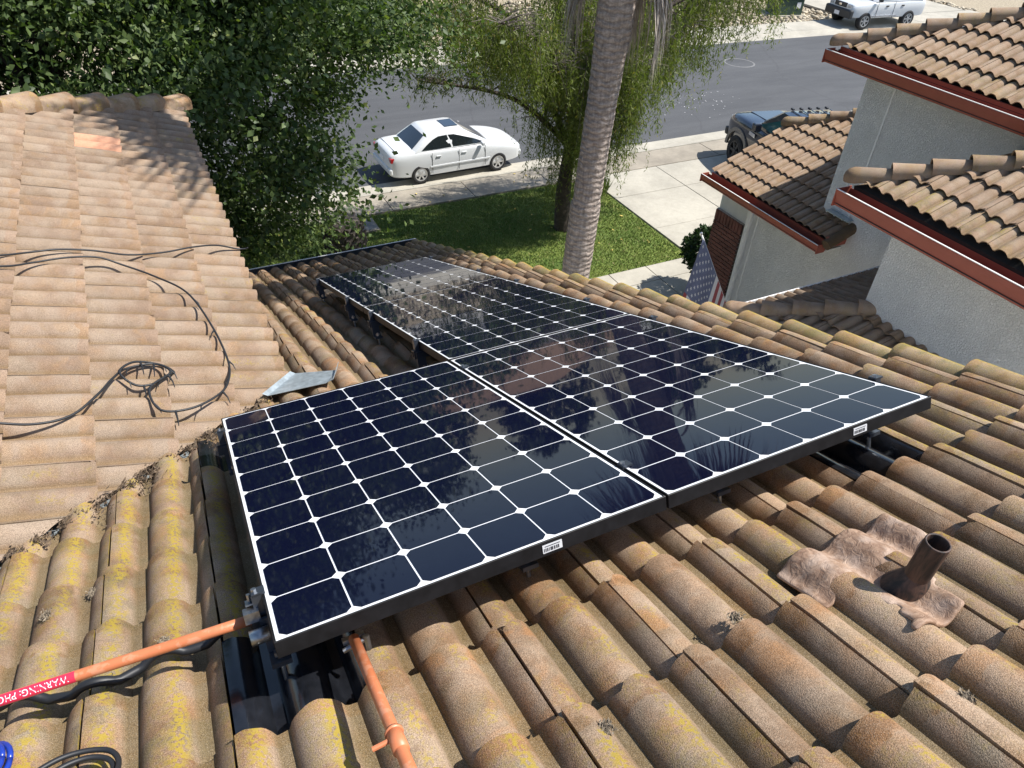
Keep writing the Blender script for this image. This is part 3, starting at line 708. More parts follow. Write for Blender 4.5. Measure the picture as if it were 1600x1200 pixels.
# porch roof between
TP = .37; cp = math.cos(math.atan(TP)); sp_ = math.sin(math.atan(TP))
FP = frame((0, 4.26, -3.19), (1, 0, 0), (0, cp, -sp_), (0, sp_, cp))
pr = deck('roof', FP, [(5.6, -.0), (8.8, -.0), (8.8, -2.6), (8.2, -2.6)], wing, -.12); pr['label'] = 'dark shaded porch slope'
s_ = 1 / math.sqrt(1 + cp * cp)
tile_roof(pr, FP, 5.6, 11, 0, 8, MAT['tile_wing'], halfplanes=[(5.62, 0, s_, s_ * cp)], lich=lambda x, y: (.1, .75, .3), lo=True, jit=.6)  # lowered tone puts part of this slope's shade into its colour
FP2 = frame((5.6, 0, -3.19), (0, 1, 0), (-cp, 0, -sp_), (-sp_, 0, cp))
pr2 = deck('roof', FP2, [(1.5, 0), (4.26, 0), (1.5, -2.9)], wing, -.12); pr2['label'] = 'sunlit sliver of porch roof behind the verge tiles'
tile_roof(pr2, FP2, 4.26 - 9 * TW, 9, 0, 8, MAT['tile_wing'], halfplanes=[(4.26, 0, -s_, s_ * cp)], lich=lambda x, y: (.05, rnd.uniform(.9, 1.05), .4), lo=True, jit=.6)
cap_run(pr, (5.62, 4.24, -3.2), (7.6, 2.26, -3.2 + 1.98 * TP), MAT['tile_wing'], 'hip_tile', ex=.335, start=True, lich=lambda i: (.05, 1.0, .5), r0=.098, lift=-.01)
MB().box((7.2, 4.29, -3.25), (3.2, .02, .06)).build('drip_edge', MAT['gutter_lip'], wing)
MB().box((7.45, 4.0, (ZG - 3.35) / 2), (.16, .16, -3.35 - ZG)).build('porch_post', MAT['trim'], wing, bevel=.01)

# ================================================================== SOLAR PANELS
CP = .158; MG = .012; PW, PL = 6 * CP + 2 * MG, 10 * CP + 2 * MG; FH = .040
def octagon(a, c, z):
    P = [(-a + c, -a), (a - c, -a), (a, -a + c), (a, a - c), (a - c, a), (-a + c, a), (-a, a - c), (-a, -a + c)]; P = [(x, y * .994) for x, y in P]
    V = [(x, y, z) for x, y in P] + [(x, y, 0.0) for x, y in P]
    return V, [tuple(range(8))] + [(i, i + 8, (i + 1) % 8 + 8, (i + 1) % 8) for i in range(8)]
cv_, cf_ = octagon(.0767, .0140, .0012)
cell_me = bpy.data.meshes.new('cell'); cell_me.from_pydata(cv_, [], cf_); cell_me.materials.append(MAT['cell']); cell_me.update()
fr = MB(); lip = .0052
fr.box((PW / 2, lip / 2, -FH / 2 + .0022), (PW, lip, FH)); fr.box((PW / 2, PL - lip / 2, -FH / 2 + .0022), (PW, lip, FH))
fr.box((lip / 2, PL / 2, -FH / 2 + .0022), (lip, PL - 2 * lip, FH)); fr.box((PW - lip / 2, PL / 2, -FH / 2 + .0022), (lip, PL - 2 * lip, FH))
frame_src = fr.build('frame', MAT['frame'], bevel=.0012); frame_me = frame_src.data; bpy.data.objects.remove(frame_src)
back_me = bpy.data.meshes.new('backsheet'); b_ = lip - .001
back_me.from_pydata([(b_, b_, 0), (PW - b_, b_, 0), (PW - b_, PL - b_, 0), (b_, PL - b_, 0), (b_, b_, -.005), (PW - b_, b_, -.005), (PW - b_, PL - b_, -.005), (b_, PL - b_, -.005)], [], [(0, 1, 2, 3), (7, 6, 5, 4), (0, 4, 5, 1), (1, 5, 6, 2), (2, 6, 7, 3), (3, 7, 4, 0)]); back_me.materials.append(MAT['backsheet']); back_me.update()
def panel(u0, v0, label, sticker=None):
    p = empty('solar_panel', (0, 0, 0), label, 'solar panel', 'solar panels on the tile roof')
    p.matrix_basis = FM @ Matrix.Translation((u0, v0, 0))
    o = mesh_obj('frame', frame_me, None, p); md = o.modifiers.new('bevel', 'BEVEL'); md.width = .0012; md.segments = 1
    mesh_obj('backsheet', back_me, None, p)
    for i in range(6):
        for j in range(10):
            c = mesh_obj('cell', cell_me, None, p); c.location = (MG + CP * (i + .5), MG + CP * (j + .5), .0)
    if sticker is not None:
        s_ = MB().box((sticker, -.0012, -.0175), (.052, .002, .021)).build('label_sticker', MAT['sticker'], p)
        mb = MB(); r2 = random.Random(3); x = sticker - .022
        while x < sticker + .02:
            ww = r2.uniform(.0012, .004); mb.box((x, -.0026, -.020), (ww, .0006, .009)); x += ww + r2.uniform(.0015, .003)
        mb.box((sticker, -.0026, -.011), (.04, .0006, .0018)); mb.build('print', MAT['ink'], s_)
    return p
GU, GV = .978, 1.613
panel(-MG, -MG, 'nearest solar panel, leftmost, with two orange conduits at its front corner', .642)
panel(-MG + GU, -MG, 'solar panel at right, its near corner reflecting blue sky, beside the vent pipe', .672)
panel(-MG + GU, -MG + GV, 'middle solar panel of the row of three running down the slope')
panel(-MG + GU, -MG + 2 * GV, 'farthest solar panel, nearest the eave and lawn')
# rails, clamps and feet
def rail(v, u0, u1, label, feet, clamps):
    r_ = empty('mounting_rail', FM @ Vector((u0, v, -.2)), label, 'rail', 'aluminium rails under the solar panels', world=True)
    mb = MB(); wz = -FH - .024
    for (dy, dz, sy, sz) in ((0, .018, .036, .006), (0, -.018, .036, .006), (-.015, 0, .006, .034), (.015, 0, .006, .034)): mb.box(((u0 + u1) / 2, v + dy, wz + dz), (u1 - u0, sy, sz), FM)
    mb.build('rail_profile', MAT['alu_dark'], r_)
    for u in feet:
        f_ = MB().box((u, v - .03, wz - .03), (.045, .010, .095), FM).box((u, v - .055, wz - .078), (.045, .06, .012), FM).build('foot', MAT['alu_dark'], r_)
        mb = MB().tube([FM @ Vector((u, v - .062, -.20)), FM @ Vector((u, v - .062, wz - .05))], .006, 8).tube([FM @ Vector((u, v - .062, wz - .066)), FM @ Vector((u, v - .062, wz - .056))], .013, 6); mb.build('bolt', MAT['alu'], f_)
    for u in clamps:
        c_ = MB().box((u, v, -.019), (.022, .03, .05), FM).box((u + .006, v, .006), (.030, .03, .006), FM).build('clamp', MAT['alu_dark'], r_)
        MB().tube([FM @ Vector((u - .002, v, .006)), FM @ Vector((u - .002, v, .016))], .0065, 6).build('bolt', MAT['alu'], c_)
    return r_
rail(.20, -.05, 1.97, 'front rail with silver square tube end beside the orange conduit', [-.01, .62, 1.25, 1.86], [-.026, .972, 1.952])
rail(1.43, -.05, 1.97, 'second rail with its end by the valley, beyond the front rail', [-.01, .62, 1.25, 1.9], [-.026, .972, 1.952])
rail(2.05, .93, 1.97, 'third rail, first bracket left of the middle solar panel', [.96, 1.86], [.952, 1.952])
rail(2.96, .93, 1.97, 'fourth rail, second bracket left of the middle solar panel', [.96, 1.86], [.952, 1.952])
rail(3.62, .93, 1.97, 'fifth rail, near bracket of the farthest solar panel', [.96, 1.86], [.952, 1.952])
rail(4.72, .93, 1.97, 'last rail at the corner of the farthest panel by the eave', [.96, 1.86], [.952, 1.952])
# bare tube end at the front-left corner
mb = MB(); sq_ = Vector((-.065, .20, -.045))
fr_ = empty('junction_bracket', FM @ Vector((-.06, .2, -.1)), 'small bright metal bracket and tube stub at the front corner of the nearest panel', 'bracket', world=True)
MB().box((-.045, .172, -.038), (.034, .003, .026), FM).box((-.045, .197, -.038), (.034, .003, .026), FM).box((-.045, .1845, -.0495), (.034, .022, .003), FM).box((-.045, .1845, -.0265), (.034, .022, .003), FM).build('square_tube', MAT['alu'], fr_)
MB().tube([FM @ Vector((-.06, .148, -.074)), FM @ Vector((-.018, .148, -.074))], .018, 16).build('round_stub', MAT['alu'], fr_, True)
MB().tube([FM @ Vector((-.042, .205, -.02)), FM @ Vector((-.042, .205, .004))], .005, 6).box((-.042, .205, -.018), (.022, .022, .004), FM).build('bolt', MAT['alu'], fr_)
# black flashings that replace single tiles under the feet
flash_me = TILES[0].copy(); flash_me.name = 'roof_flashing'
if flash_me.materials: flash_me.materials.clear()
flash_me.materials.append(MAT['flash'])
for (j, k), lab in (((3, 23), 'glossy black flashing tile below the front corner of the nearest panel'), ((3, 18), 'black flashing tile left of the nearest panel by the valley'), ((9, 23), 'black flashing tile under the front edge of the right panel')):
    o = bpy.data.objects.new('roof_flashing', flash_me); link(o); o.matrix_basis = FM @ Matrix.Translation((U0 + j * TW, VE - k * TE + .02, WC + .002)); tag(o, lab, 'flashing', 'black flashings under the panel mounts')
# ================================================================== LOOSE THINGS ON THE ROOF
def onmain(u, v, w_): return FM @ Vector((u, v, w_))
def crest(u): # tile surface height at u, mid course
    x = (u - U0) % TW; return WC + prof(x) - TH
# conduit 1, with the warning label
c1 = empty('conduit', onmain(-.30, .30, -.11), 'orange conduit with red warning label, running left from the panel corner', 'conduit', 'orange painted conduits', world=True)
a, b = onmain(-.035, .205, -.062), onmain(-1.25, .345, -.098); CR = .0125
MB().tube([a + (b - a) * t_ for t_ in (0, .08, .2, .4, .6, .8, 1)], CR, 16).build('pipe', MAT['conduit'], c1, True)
d = (b - a).normalized(); upw = Vector((0, SA, CA)); sd = d.cross(upw).normalized(); nn = sd.cross(d).normalized(); camd = (CAM - (a + b) * .5).normalized()
ax0 = (camd - d * camd.dot(d)).normalized(); ay0 = d.cross(ax0).normalized()      # ax0 faces the camera
def on_pipe(s, ang, r): return a + d * s + (ax0 * math.cos(ang) + ay0 * math.sin(ang)) * r
V, F = [], []; s0, s1 = .385, 1.2; NS, NA = 24, 12
for i in range(NS + 1):
    for k in range(NA + 1): V.append(on_pipe(s0 + (s1 - s0) * i / NS, R(-62) + R(124) * k / NA, CR + .0006))
F = [(i * (NA + 1) + k, i * (NA + 1) + k + 1, (i + 1) * (NA + 1) + k + 1, (i + 1) * (NA + 1) + k) for i in range(NS) for k in range(NA)]
lb = pyd('warning_label', V, F, MAT['red_label'], c1, True)
cu = bpy.data.curves.new('lettering', 'FONT'); cu.body = 'WARNING: PHOTOVOLTAIC POWER SOURCE'; cu.size = .0185; cu.resolution_u = 3; cu.space_character = 1.02
to = bpy.data.objects.new('tmp_text', cu); COL.objects.link(to); dg = bpy.context.evaluated_depsgraph_get(); tm = bpy.data.meshes.new_from_object(to.evaluated_get(dg)); bpy.data.objects.remove(to)
bm = bmesh.new(); bm.from_mesh(tm); bmesh.ops.triangulate(bm, faces=bm.faces[:])
ys_ = [v.co.y for v in bm.verts]; ymid = (max(ys_) + min(ys_)) / 2
# the text reads from the panel end outwards, upside down to the viewer
for v in bm.verts:
    s_, y_ = v.co.x, v.co.y - ymid; v.co = on_pipe(s0 + .012 + s_, -y_ / CR, CR + .0013)
bm.to_mesh(tm); bm.free(); tm.name = 'lettering'; mesh_obj('lettering', tm, MAT['white_ink'], lb)
# conduit 2
c2 = empty('conduit', onmain(.15, -.2, -.15), 'orange conduit running towards the viewer from under the nearest panel', 'conduit', 'orange painted conduits', world=True)
q0, q1 = onmain(.147, .045, -.098), onmain(.150, -.62, -.092)
MB().tube([q0 + (q1 - q0) * t_ for t_ in (0, .3, .6, 1)], .0125, 16).build('pipe', MAT['conduit'], c2, True)
m1 = q0 + (q1 - q0) * .47; dd = (q1 - q0).normalized()
MB().tube([m1, m1 + dd * .055], .0155, 16).tube([m1 + dd * .004, m1 + dd * .009], .018, 16).build('coupling', MAT['conduit'], c2, True)
MB().tube([m1 + dd * .02 + Vector((-.015, 0, 0)), m1 + dd * .02 + Vector((-.045, 0, -.004))], .005, 8).build('set_screw', MAT['conduit'], c2)
MB().box((.147, .05, -.10), (.05, .014, .012), FM).tube([onmain(.118, .035, -.112), onmain(.176, .035, -.102)], .006, 8).tube([onmain(.172, .035, -.13), onmain(.172, .035, -.095)], .008, 8).build('strap', MAT['alu'], c2)
# black cable under conduit 1: rests over the barrels, widened to take in its shadow
P = [(-.13, .345), (-.2, .35), (-.3, .352), (-.4, .325), (-.5, .352), (-.62, .40), (-.75, .44), (-1.0, .46)]
pts = smooth_path([onmain(u, v, 0) for u, v in P], 8)
pts2 = []
for p in pts:
    u = p.x; v = CA * p.y - SA * p.z; pts2.append(onmain(u, v, max(crest(u), WC - .022) + .009))
o = MB().tube(pts2, .0115, 10).build('power_cable', MAT['cable'], None, True); tag(o, 'thick black cable lying on the tiles below the labelled orange conduit', 'cable')
# loop of black cable at the bottom edge
P = [(-.60, -.04), (-.52, .035), (-.46, .068), (-.41, .078), (-.365, .066), (-.345, .03), (-.345, -.02), (-.36, -.07), (-.40, -.10)]
o = MB().tube(smooth_path([onmain(u, v, WC + .02 + .012 * math.sin(i)) for i, (u, v) in enumerate(P)], 8), .0055, 10).build('coiled_cable', MAT['cable'], None, True); tag(o, 'thin black cable loop on tiles at the bottom left edge', 'cable')
P2 = [(-.58, -.055), (-.50, .02), (-.45, .052), (-.405, .064), (-.37, .052), (-.355, .022), (-.357, -.03)]
o2 = MB().tube(smooth_path([onmain(u, v, WC + .013 + .010 * math.sin(i)) for i, (u, v) in enumerate(P2)], 8), .0055, 10).build('second_turn', MAT['cable'], o, True)
mb = MB()
for r_, zz in ((.058, .02), (.047, .03), (.036, .022)):
    mb.tube([onmain(-.605 + r_ * math.cos(t_), .145 + r_ * math.sin(t_) * 1.25, WC + zz + .004 * math.sin(3 * t_)) for t_ in [k * 2 * math.pi / 28 for k in range(29)]], .0062, 8)
o = mb.build('blue_cable', MAT['blue_cable'], None, True); tag(o, 'coil of bright blue cable cut off by the bottom left edge', 'cable')
# cables on the left slope
def lpath(P, w_, n=8): return smooth_path([onleft(x, y, w_ + (.012 * math.sin(i * 1.7))) for i, (x, y) in enumerate(P)], n)
P = [(-1.3, 2.80), (-1.05, 2.98), (-.83, 3.06), (-.71, 3.16), (-.57, 3.24), (-.43, 3.29), (-.32, 3.28), (-.17, 3.19), (-.03, 3.01), (.05, 2.68), (.085, 2.37), (.055, 2.17), (-.01, 2.03), (-.13, 1.93), (-.25, 1.92), (-.285, 2.05), (-.21, 2.16), (-.17, 2.22), (-.22, 2.28), (-.33, 2.26), (-.39, 2.17), (-.33, 2.10), (-.25, 2.12), (-.19, 2.20), (-.25, 2.27), (-.36, 2.23), (-.42, 2.12), (-.48, 1.98), (-.57, 1.85), (-.69, 1.79), (-.85, 1.77), (-1.3, 1.78)]
cl = empty('zip_tied_cable', onleft(.0, 2.5, 0), 'long looping black cable with cut tie ends on the left tile slope', 'cable', world=True)
path = lpath(P, .014); MB().tube(path, .0055, 8).build('cable', MAT['cable'], cl, True)
for i in range(10, len(path) - 10, 7):
    p = path[i]; dr = (path[i + 1] - path[i - 1]).normalized(); sd_ = dr.cross(Vector((SA, 0, CA))).normalized() * (1 if i % 2 else -1)
    if not (60 < i < 200) : continue
    MB().tube([p, p + sd_ * .02 + Vector((0, -.03, -.004)), p + sd_ * .028 + Vector((0, -.06, -.008)) - Vector((SA, 0, CA)) * .006], [.006, .0035, .002], 6).build('tie_end', MAT['cable'], cl)
P = [(-1.35, 2.85), (-1.0, 3.08), (-.84, 3.18), (-.72, 3.28), (-.60, 3.33), (-.45, 3.37), (-.28, 3.42), (-.1, 3.52), (.07, 3.63), (.22, 3.73), (.345, 3.765), (.395, 3.765), (.41, 3.76)]
o = MB().tube(lpath(P, .012), .0055, 8).build('black_cable', MAT['cable'], None, True); tag(o, 'straight thin black cable crossing the left tile slope to the eave', 'cable')
P = [(-.58, 3.25), (-.50, 3.30), (-.40, 3.345), (-.32, 3.42)]
# vent pipe with sealant apron
vp = empty('vent_pipe', onmain(1.345, -.405, -.2), 'rusty black vent pipe rising from a smeared tan sealant apron', 'vent pipe', world=True)
pb = onmain(1.335, -.405, -.21); pt = pb + Vector((.012, 0, .215)); ro, ri = .0275, .0225
mdir = frame(pb, (1, 0, 0), (0, 1, 0), (0, 0, 1))
MB().lathe([(ro, 0), (ro, .03), (ro * 1.0, .1), (ro, .176), (ro - .001, .1785), (ri + .001, .1785), (ri, .176), (ri, .02), (0.001, .02)], 28, mdir).build('pipe', MAT['pipe'], vp, True)
MB().lathe([(.058, .0), (.05, .018), (.036, .045), (.0285, .062), (.0275, .064)], 28, mdir).build('boot', MAT['pipe'], vp, True)
V, F = [], []; U_ = [1.10 + .02 * i for i in range(24)]; V_ = [-.53 + .02 * j for j in range(18)]
def apron_in(u, v):
    c = (u - 1.10) * .0; band = abs(v + .255 - .02 * math.sin(u * 15)) < .085 + .02 * mnoise.noise(Vector((u * 12, 0, 1))) and 1.135 < u < 1.53
    tail = abs(u - 1.315 - .25 * (v + .4)) < .075 + .015 * mnoise.noise(Vector((v * 25, 2, 1))) and -.525 < v < -.2
    return band or tail
idx = {}
for j, v in enumerate(V_):
    for i, u in enumerate(U_):
        h = (prof((u - U0) % TW) - TH) * .85 + .001 - TLIFT * .35 + .006 * mnoise.noise(Vector((u * 30, v * 30, 0)))
        k = (v - (-.01 - TE)) ; idx[(i, j)] = len(V); V.append(onmain(u, v, WC + h + (.012 if v > -.322 else .004)))
for j in range(len(V_) - 1):
    for i in range(len(U_) - 1):
        if apron_in(U_[i] + .01, V_[j] + .01): F.append((idx[(i, j)], idx[(i + 1, j)], idx[(i + 1, j + 1)], idx[(i, j + 1)]))
o = pyd('sealant_apron', V, F, MAT['sealant'], vp, True); so = o.modifiers.new('s', 'SOLIDIFY'); so.thickness = .014; so.offset = -1; ss = o.modifiers.new('sub', 'SUBSURF'); ss.levels = 2; ss.render_levels = 2
# bent galvanised sheet at the foot of the valley
A_, B_, C_, D_ = Vector((.22, 2.08, -1.045)), Vector((.40, 2.31, -1.125)), Vector((.60, 2.18, -1.07)), Vector((.51, 2.04, -1.025))
mb = MB(); up_ = Vector((0, .02, .045))
mb.add([A_, D_, C_, B_], [(0, 1, 2, 3)]); mb.add([A_, B_, B_ + Vector((-.025, .0, .022)), A_ + Vector((-.025, .0, .02))], [(0, 1, 2, 3)]); mb.add([C_, D_, D_ + Vector((.035, -.01, .02)), C_ + Vector((.02, .03, .03))], [(0, 1, 2, 3)])
o = mb.build('bent_flashing', MAT['galv']); sm = o.modifiers.new('s', 'SOLIDIFY'); sm.thickness = .002; tag(o, 'bent grey galvanised metal sheet lying at the foot of the valley', 'metal sheet')
# leaf litter in the valley and behind tile ends
def litter(name, spots, n, label, mat, size=(.002, .008)):
    Vs, Fs = [], []
    for i in range(n):
        c, rad = spots[rnd.randrange(len(spots))]; p = c + Vector((rnd.gauss(0, rad), rnd.gauss(0, rad), abs(rnd.gauss(0, rad * .25)))); s = rnd.uniform(*size)
        q = Vector((rnd.gauss(0, 1), rnd.gauss(0, 1), rnd.gauss(0, 1))).normalized(); r_ = q.orthogonal().normalized(); t_ = q.cross(r_)
        b = len(Vs); Vs += [p + r_ * s * 1.6, p + t_ * s * .6 + q * .002, p - r_ * s * 1.6, p - t_ * s * .6]; Fs.append((b, b + 1, b + 2, b + 3))
    o = pyd(name, Vs, Fs, mat); tag(o, label, None, None, 'stuff'); return o
vs = [(Vector((X_ + .02, X_ + 1.86, -.173 - T * (X_ + 1.86) - .025)), .018) for X_ in [.25, .18, .1, -.02, -.08, -.1, -.12, -.2, -.27, -.33, -.35, -.37, -.42, -.47, -.52, -.58, -.62, -.68, -.75]] + [(onmain(-.05, 1.93, -.18), .03), (onmain(-.30, 1.55, -.185), .035), (onmain(-.46, 1.43, -.19), .03), (onmain(-.12, 1.82, -.18), .03)]
litter('leaf_litter', vs, 1500, 'dry brown leaf litter packed along the roof valley', MAT['debris'])
ss_ = []
for (u, v) in ((-.265, .41), (-.385, .34), (-.47, .86), (-.57, .76), (.52, -.395), (1.11, -.70), (.92, -.30), (2.25, .58)):
    ss_.append((onmain(u, v, max(crest(u), WC - .034) - .006), .007))
litter('grit_litter', ss_, 1500, 'small clumps of grey grit caught behind tile ends', MAT['grit'], (.0012, .0042))

# ================================================================== TREES AND PLANTS
def leaf_mesh(name, P, D, size, width, fold=.25, jitter=.0):
    """P (n,3) positions, D (n,3) leaf directions; each leaf a folded diamond of 2 triangles"""
    n = len(P); D = D / (np.linalg.norm(D, axis=1, keepdims=True) + 1e-9)
    rv = np.random.normal(0, 1, (n, 3)); S = np.cross(D, rv); S /= (np.linalg.norm(S, axis=1, keepdims=True) + 1e-9); N = np.cross(D, S)
    sz = size * np.random.uniform(.5, 1.4, (n, 1)); w_ = sz * width
    a = P; b = P + D * sz * .5 + S * w_ * .5 + N * sz * fold * .3; c = P + D * sz; d = P + D * sz * .5 - S * w_ * .5 + N * sz * fold * .3
    V = np.stack([a, b, c, d], 1).reshape(-1, 3); i = np.arange(n) * 4
    F = np.stack([np.stack([i, i + 1, i + 2], 1), np.stack([i, i + 2, i + 3], 1)], 1).reshape(-1, 3)
    return npmesh(name, V, F, 3)
def broad_tree(name, base, centre, rad, nclump, nleaf, size, label, matl, seed=1, shell=.45, width=.62, group=None, limbs=7, keepf=None, boughs=0):
    rs = np.random.RandomState(seed); base = Vector(base)
    t = empty(name, base, label, 'tree', group, world=True)
    c = np.array(centre); rad = np.array(rad)
    d = rs.normal(0, 1, (nclump * 3, 3)); d /= np.linalg.norm(d, axis=1, keepdims=True)
    rr = shell + (1 - shell) * rs.uniform(0, 1, (len(d), 1)) ** .6
    lump = np.array([1 + .22 * mnoise.noise(Vector(tuple(q * 2.1 + seed))) for q in d])[:, None]
    C = c + d * rr * rad * lump
    if keepf is not None: C = C[[keepf(q) for q in C]]
    if boughs:                          # gather the clumps into boughs with gaps between
        Bc = C[:boughs]; C = np.concatenate([Bc] + [Bc + rs.normal(0, 1, Bc.shape) * np.array([.40, .40, .22]) for _ in range(nclump // boughs)])
        if keepf is not None: C = C[[keepf(q) for q in C]]
    C = C[:nclump]
    Ps, Ds = [], []
    for q in C:
        k = int(nleaf * rs.uniform(.6, 1.4)); sg = rs.uniform(.20, .40) * (rad.mean() / 3.5)
        p = q + rs.normal(0, 1, (k, 3)) * np.array([sg * 1.15, sg * 1.15, sg * .62]); out = (p - c) / rad
        dd = out * .55 + rs.normal(0, .75, (k, 3)) + np.array([0, 0, -.25]); Ps.append(p); Ds.append(dd)
    np.random.seed(seed); me = leaf_mesh('crown', np.concatenate(Ps), np.concatenate(Ds), size, width)
    mesh_obj('crown', me, matl, t)
    top = Vector(centre); mb = MB(); fork = base.lerp(top, .45)
    mb.tube(smooth_path([base - Vector((0, 0, .1)), base.lerp(fork, .5) + Vector((.06, -.05, 0)), fork], 5), [.26 - .012 * i for i in range(11)], 10); mb.build('trunk', MAT['bark'], t, True)
    for i in range(limbs):
        q = Vector(C[rs.randint(len(C))]); q = top.lerp(q, .85); mid = fork.lerp(q, .5) + Vector((rs.normal(0, .2), rs.normal(0, .2), .25))
        pth = smooth_path([fork, mid, q], 6); MB().tube(pth, [.12 * (1 - .85 * k / (len(pth) - 1)) for k in range(len(pth))], 7).build('limb', MAT['bark'], t, True)
    return t
def keep_left(q):
    # crown stays clear of the roofs below it
    if q[1] < 8.2 and q[2] < -.4: return False
    if q[2] < -4.1 and q[0] > .2: return (q[0] * 37.7) % 1 < .12
    if q[0] > 3.1 and q[2] < -2.9: return False
    return True
broad_tree('broadleaf_tree', (-.6, 11.6, ZG), (-.9, 11.0, -1.6), (4.3, 3.5, 4.3), 1000, 380, .088, 'large dark green broadleaf tree behind the left tile slope', MAT['leaf_dark'], 3, keepf=keep_left, boughs=150, limbs=14)

# weeping tree: hanging strands of narrow leaves on arching branches
def weeping(base, label):
    rs = np.random.RandomState(11); t = empty('weeping_tree', base, label, 'tree', world=True); B = Vector(base)
    trunk = smooth_path([B - Vector((0, 0, .1)), B + Vector((-.06, .02, .9)), B + Vector((.05, .1, 1.9)), B + Vector((.2, .2, 3.0)), B + Vector((.35, .25, 4.4))], 6)
    mb = MB().tube(trunk, [.21 - .006 * i for i in range(len(trunk))], 10); mb.build('trunk', MAT['bark'], t, True)
    ends = []
    arms = [((-3.2, .6, 3.5), 1.9), ((-2.0, 1.2, 4.4), 1.9), ((-1.2, -.9, 4.0), 2.4), ((.9, -1.0, 3.9), 2.4), ((2.3, -.2, 4.3), 2.6), ((3.5, .5, 4.6), 3.0), ((1.2, 1.3, 4.8), 2.8), ((-.4, .6, 5.4), 3.2), ((-3.8, 1.4, 4.8), 3.2), ((2.9, 1.3, 5.5), 3.4), ((4.2, -.3, 5.2), 3.6), ((.6, -.5, 2.9), 1.6), ((-2.4, -1.3, 4.9), 2.9), ((.2, -1.6, 5.2), 3.0), ((-3.3, -.3, 5.4), 3.4), ((4.6, 1.0, 5.8), 4.0)]
    strands = []
    for (dx, dy, dz), z0 in arms:
        s = B + Vector((.1, .12, z0)); e = B + Vector((dx, dy, dz)); m = s.lerp(e, .5) + Vector((rs.normal(0, .15), rs.normal(0, .15), .35))
        pth = smooth_path([s, m, e], 8); MB().tube(pth, [.085 * (1 - .86 * k / (len(pth) - 1)) for k in range(len(pth))], 6).build('limb', MAT['bark'], t, True)
        for k in range(4, len(pth)):
            for r_ in range(4 if k < 9 else 6):
                d = Vector((rs.normal(0, 1), rs.normal(0, 1), .25)).normalized() * rs.uniform(.15, .75); tip = pth[k] + d
                strands.append((pth[k], tip))
    Ps, Ds, tw = [], [], MB()
    for (a, tip) in strands:
        nst = rs.randint(3, 6)
        for q in range(nst):
            p = tip + Vector((rs.normal(0, .13), rs.normal(0, .13), rs.normal(0, .08))); L = rs.uniform(.5, 1.75) * (1.15 if p.x > 7.3 and p.x < 8.4 else .9); sway = Vector((rs.normal(0, .09), rs.normal(0, .09), -1))
            if p.x < 7.45: L = min(L, max(.12, p.z + 3.15 + rs.normal(0, .12)))
            n = max(4, int(L * 40)); ts = np.sort(rs.uniform(0, 1, n)); pp = np.array(p)[None] + ts[:, None] * L * np.array(sway)[None] + rs.normal(0, .018, (n, 3))
            dd = rs.normal(0, .5, (n, 3)) + np.array([0, 0, -.75]); Ps.append(pp); Ds.append(dd)
            if q == 0: tw.tube([a, a.lerp(tip, .6) + Vector((0, 0, .06)), tip, p + sway * L * .7], [.012, .008, .005, .002], 4, False)
    np.random.seed(5); me = leaf_mesh('crown', np.concatenate(Ps), np.concatenate(Ds), .085, .19, .1); mesh_obj('crown', me, MAT['leaf_weep'], t)
    tw.build('twigs', MAT['bark_pale'], t)['kind'] = 'stuff'
    return t
weeping((8.13, 12.2, ZG), 'weeping tree with hanging olive green strands on the lawn behind the palm')

# palm
PB = Vector((4.12, 5.5, ZG)); palm = empty('palm_tree', PB, 'tall palm with ringed grey trunk and dry hanging fronds beyond the verge', 'palm tree', world=True)
ax = [Vector((4.10, 5.5, ZG)), Vector((4.19, 5.5, -4.5)), Vector((4.23, 5.5, -3.09)), Vector((4.29, 5.5, -1.7)), Vector((4.34, 5.5, -.71)), Vector((4.36, 5.5, -.24)), Vector((4.40, 5.5, 1.0)), Vector((4.43, 5.5, 3.25))]
pth = smooth_path(ax, 26); V, F = [], []; NS = 40; acc = 0
for i, p in enumerate(pth):
    if i: acc += (p - pth[i - 1]).length
    t_ = i / (len(pth) - 1); z_ = p.z
    r0 = .19 if z_ < -4 else (.17 if z_ < -2.2 else .156 + (.028 if z_ > -.9 else 0) * min(1, (z_ + .9) / .5 if z_ > -.9 else 0))
    for k in range(NS):
        a_ = 2 * math.pi * k / NS; ring = ((acc * 15 + .9 * mnoise.noise(Vector((math.cos(a_) * 1.1, math.sin(a_) * 1.1, acc * 1.3))) + .3 * mnoise.noise(Vector((math.cos(a_) * 4, math.sin(a_) * 4, acc * 7)))) % 1.0)
        rough = mnoise.noise(Vector((math.cos(a_) * 3, math.sin(a_) * 3, acc * 9))) * .006 + mnoise.noise(Vector((math.cos(a_) * 9, math.sin(a_) * 9, acc * 3))) * .0035
        r_ = r0 + (.007 * (ring ** 2 - .4)) + rough * (.6 if z_ < -1 else 2.0)
        V.append(p + Vector((math.cos(a_) * r_, math.sin(a_) * r_, 0)))
for i in range(len(pth) - 1):
    for k in range(NS): F.append((i * NS + k, i * NS + (k + 1) % NS, (i + 1) * NS + (k + 1) % NS, (i + 1) * NS + k))
o = pyd('trunk', V, F, MAT['palm'], palm); smooth_by_angle(o.data, 70)
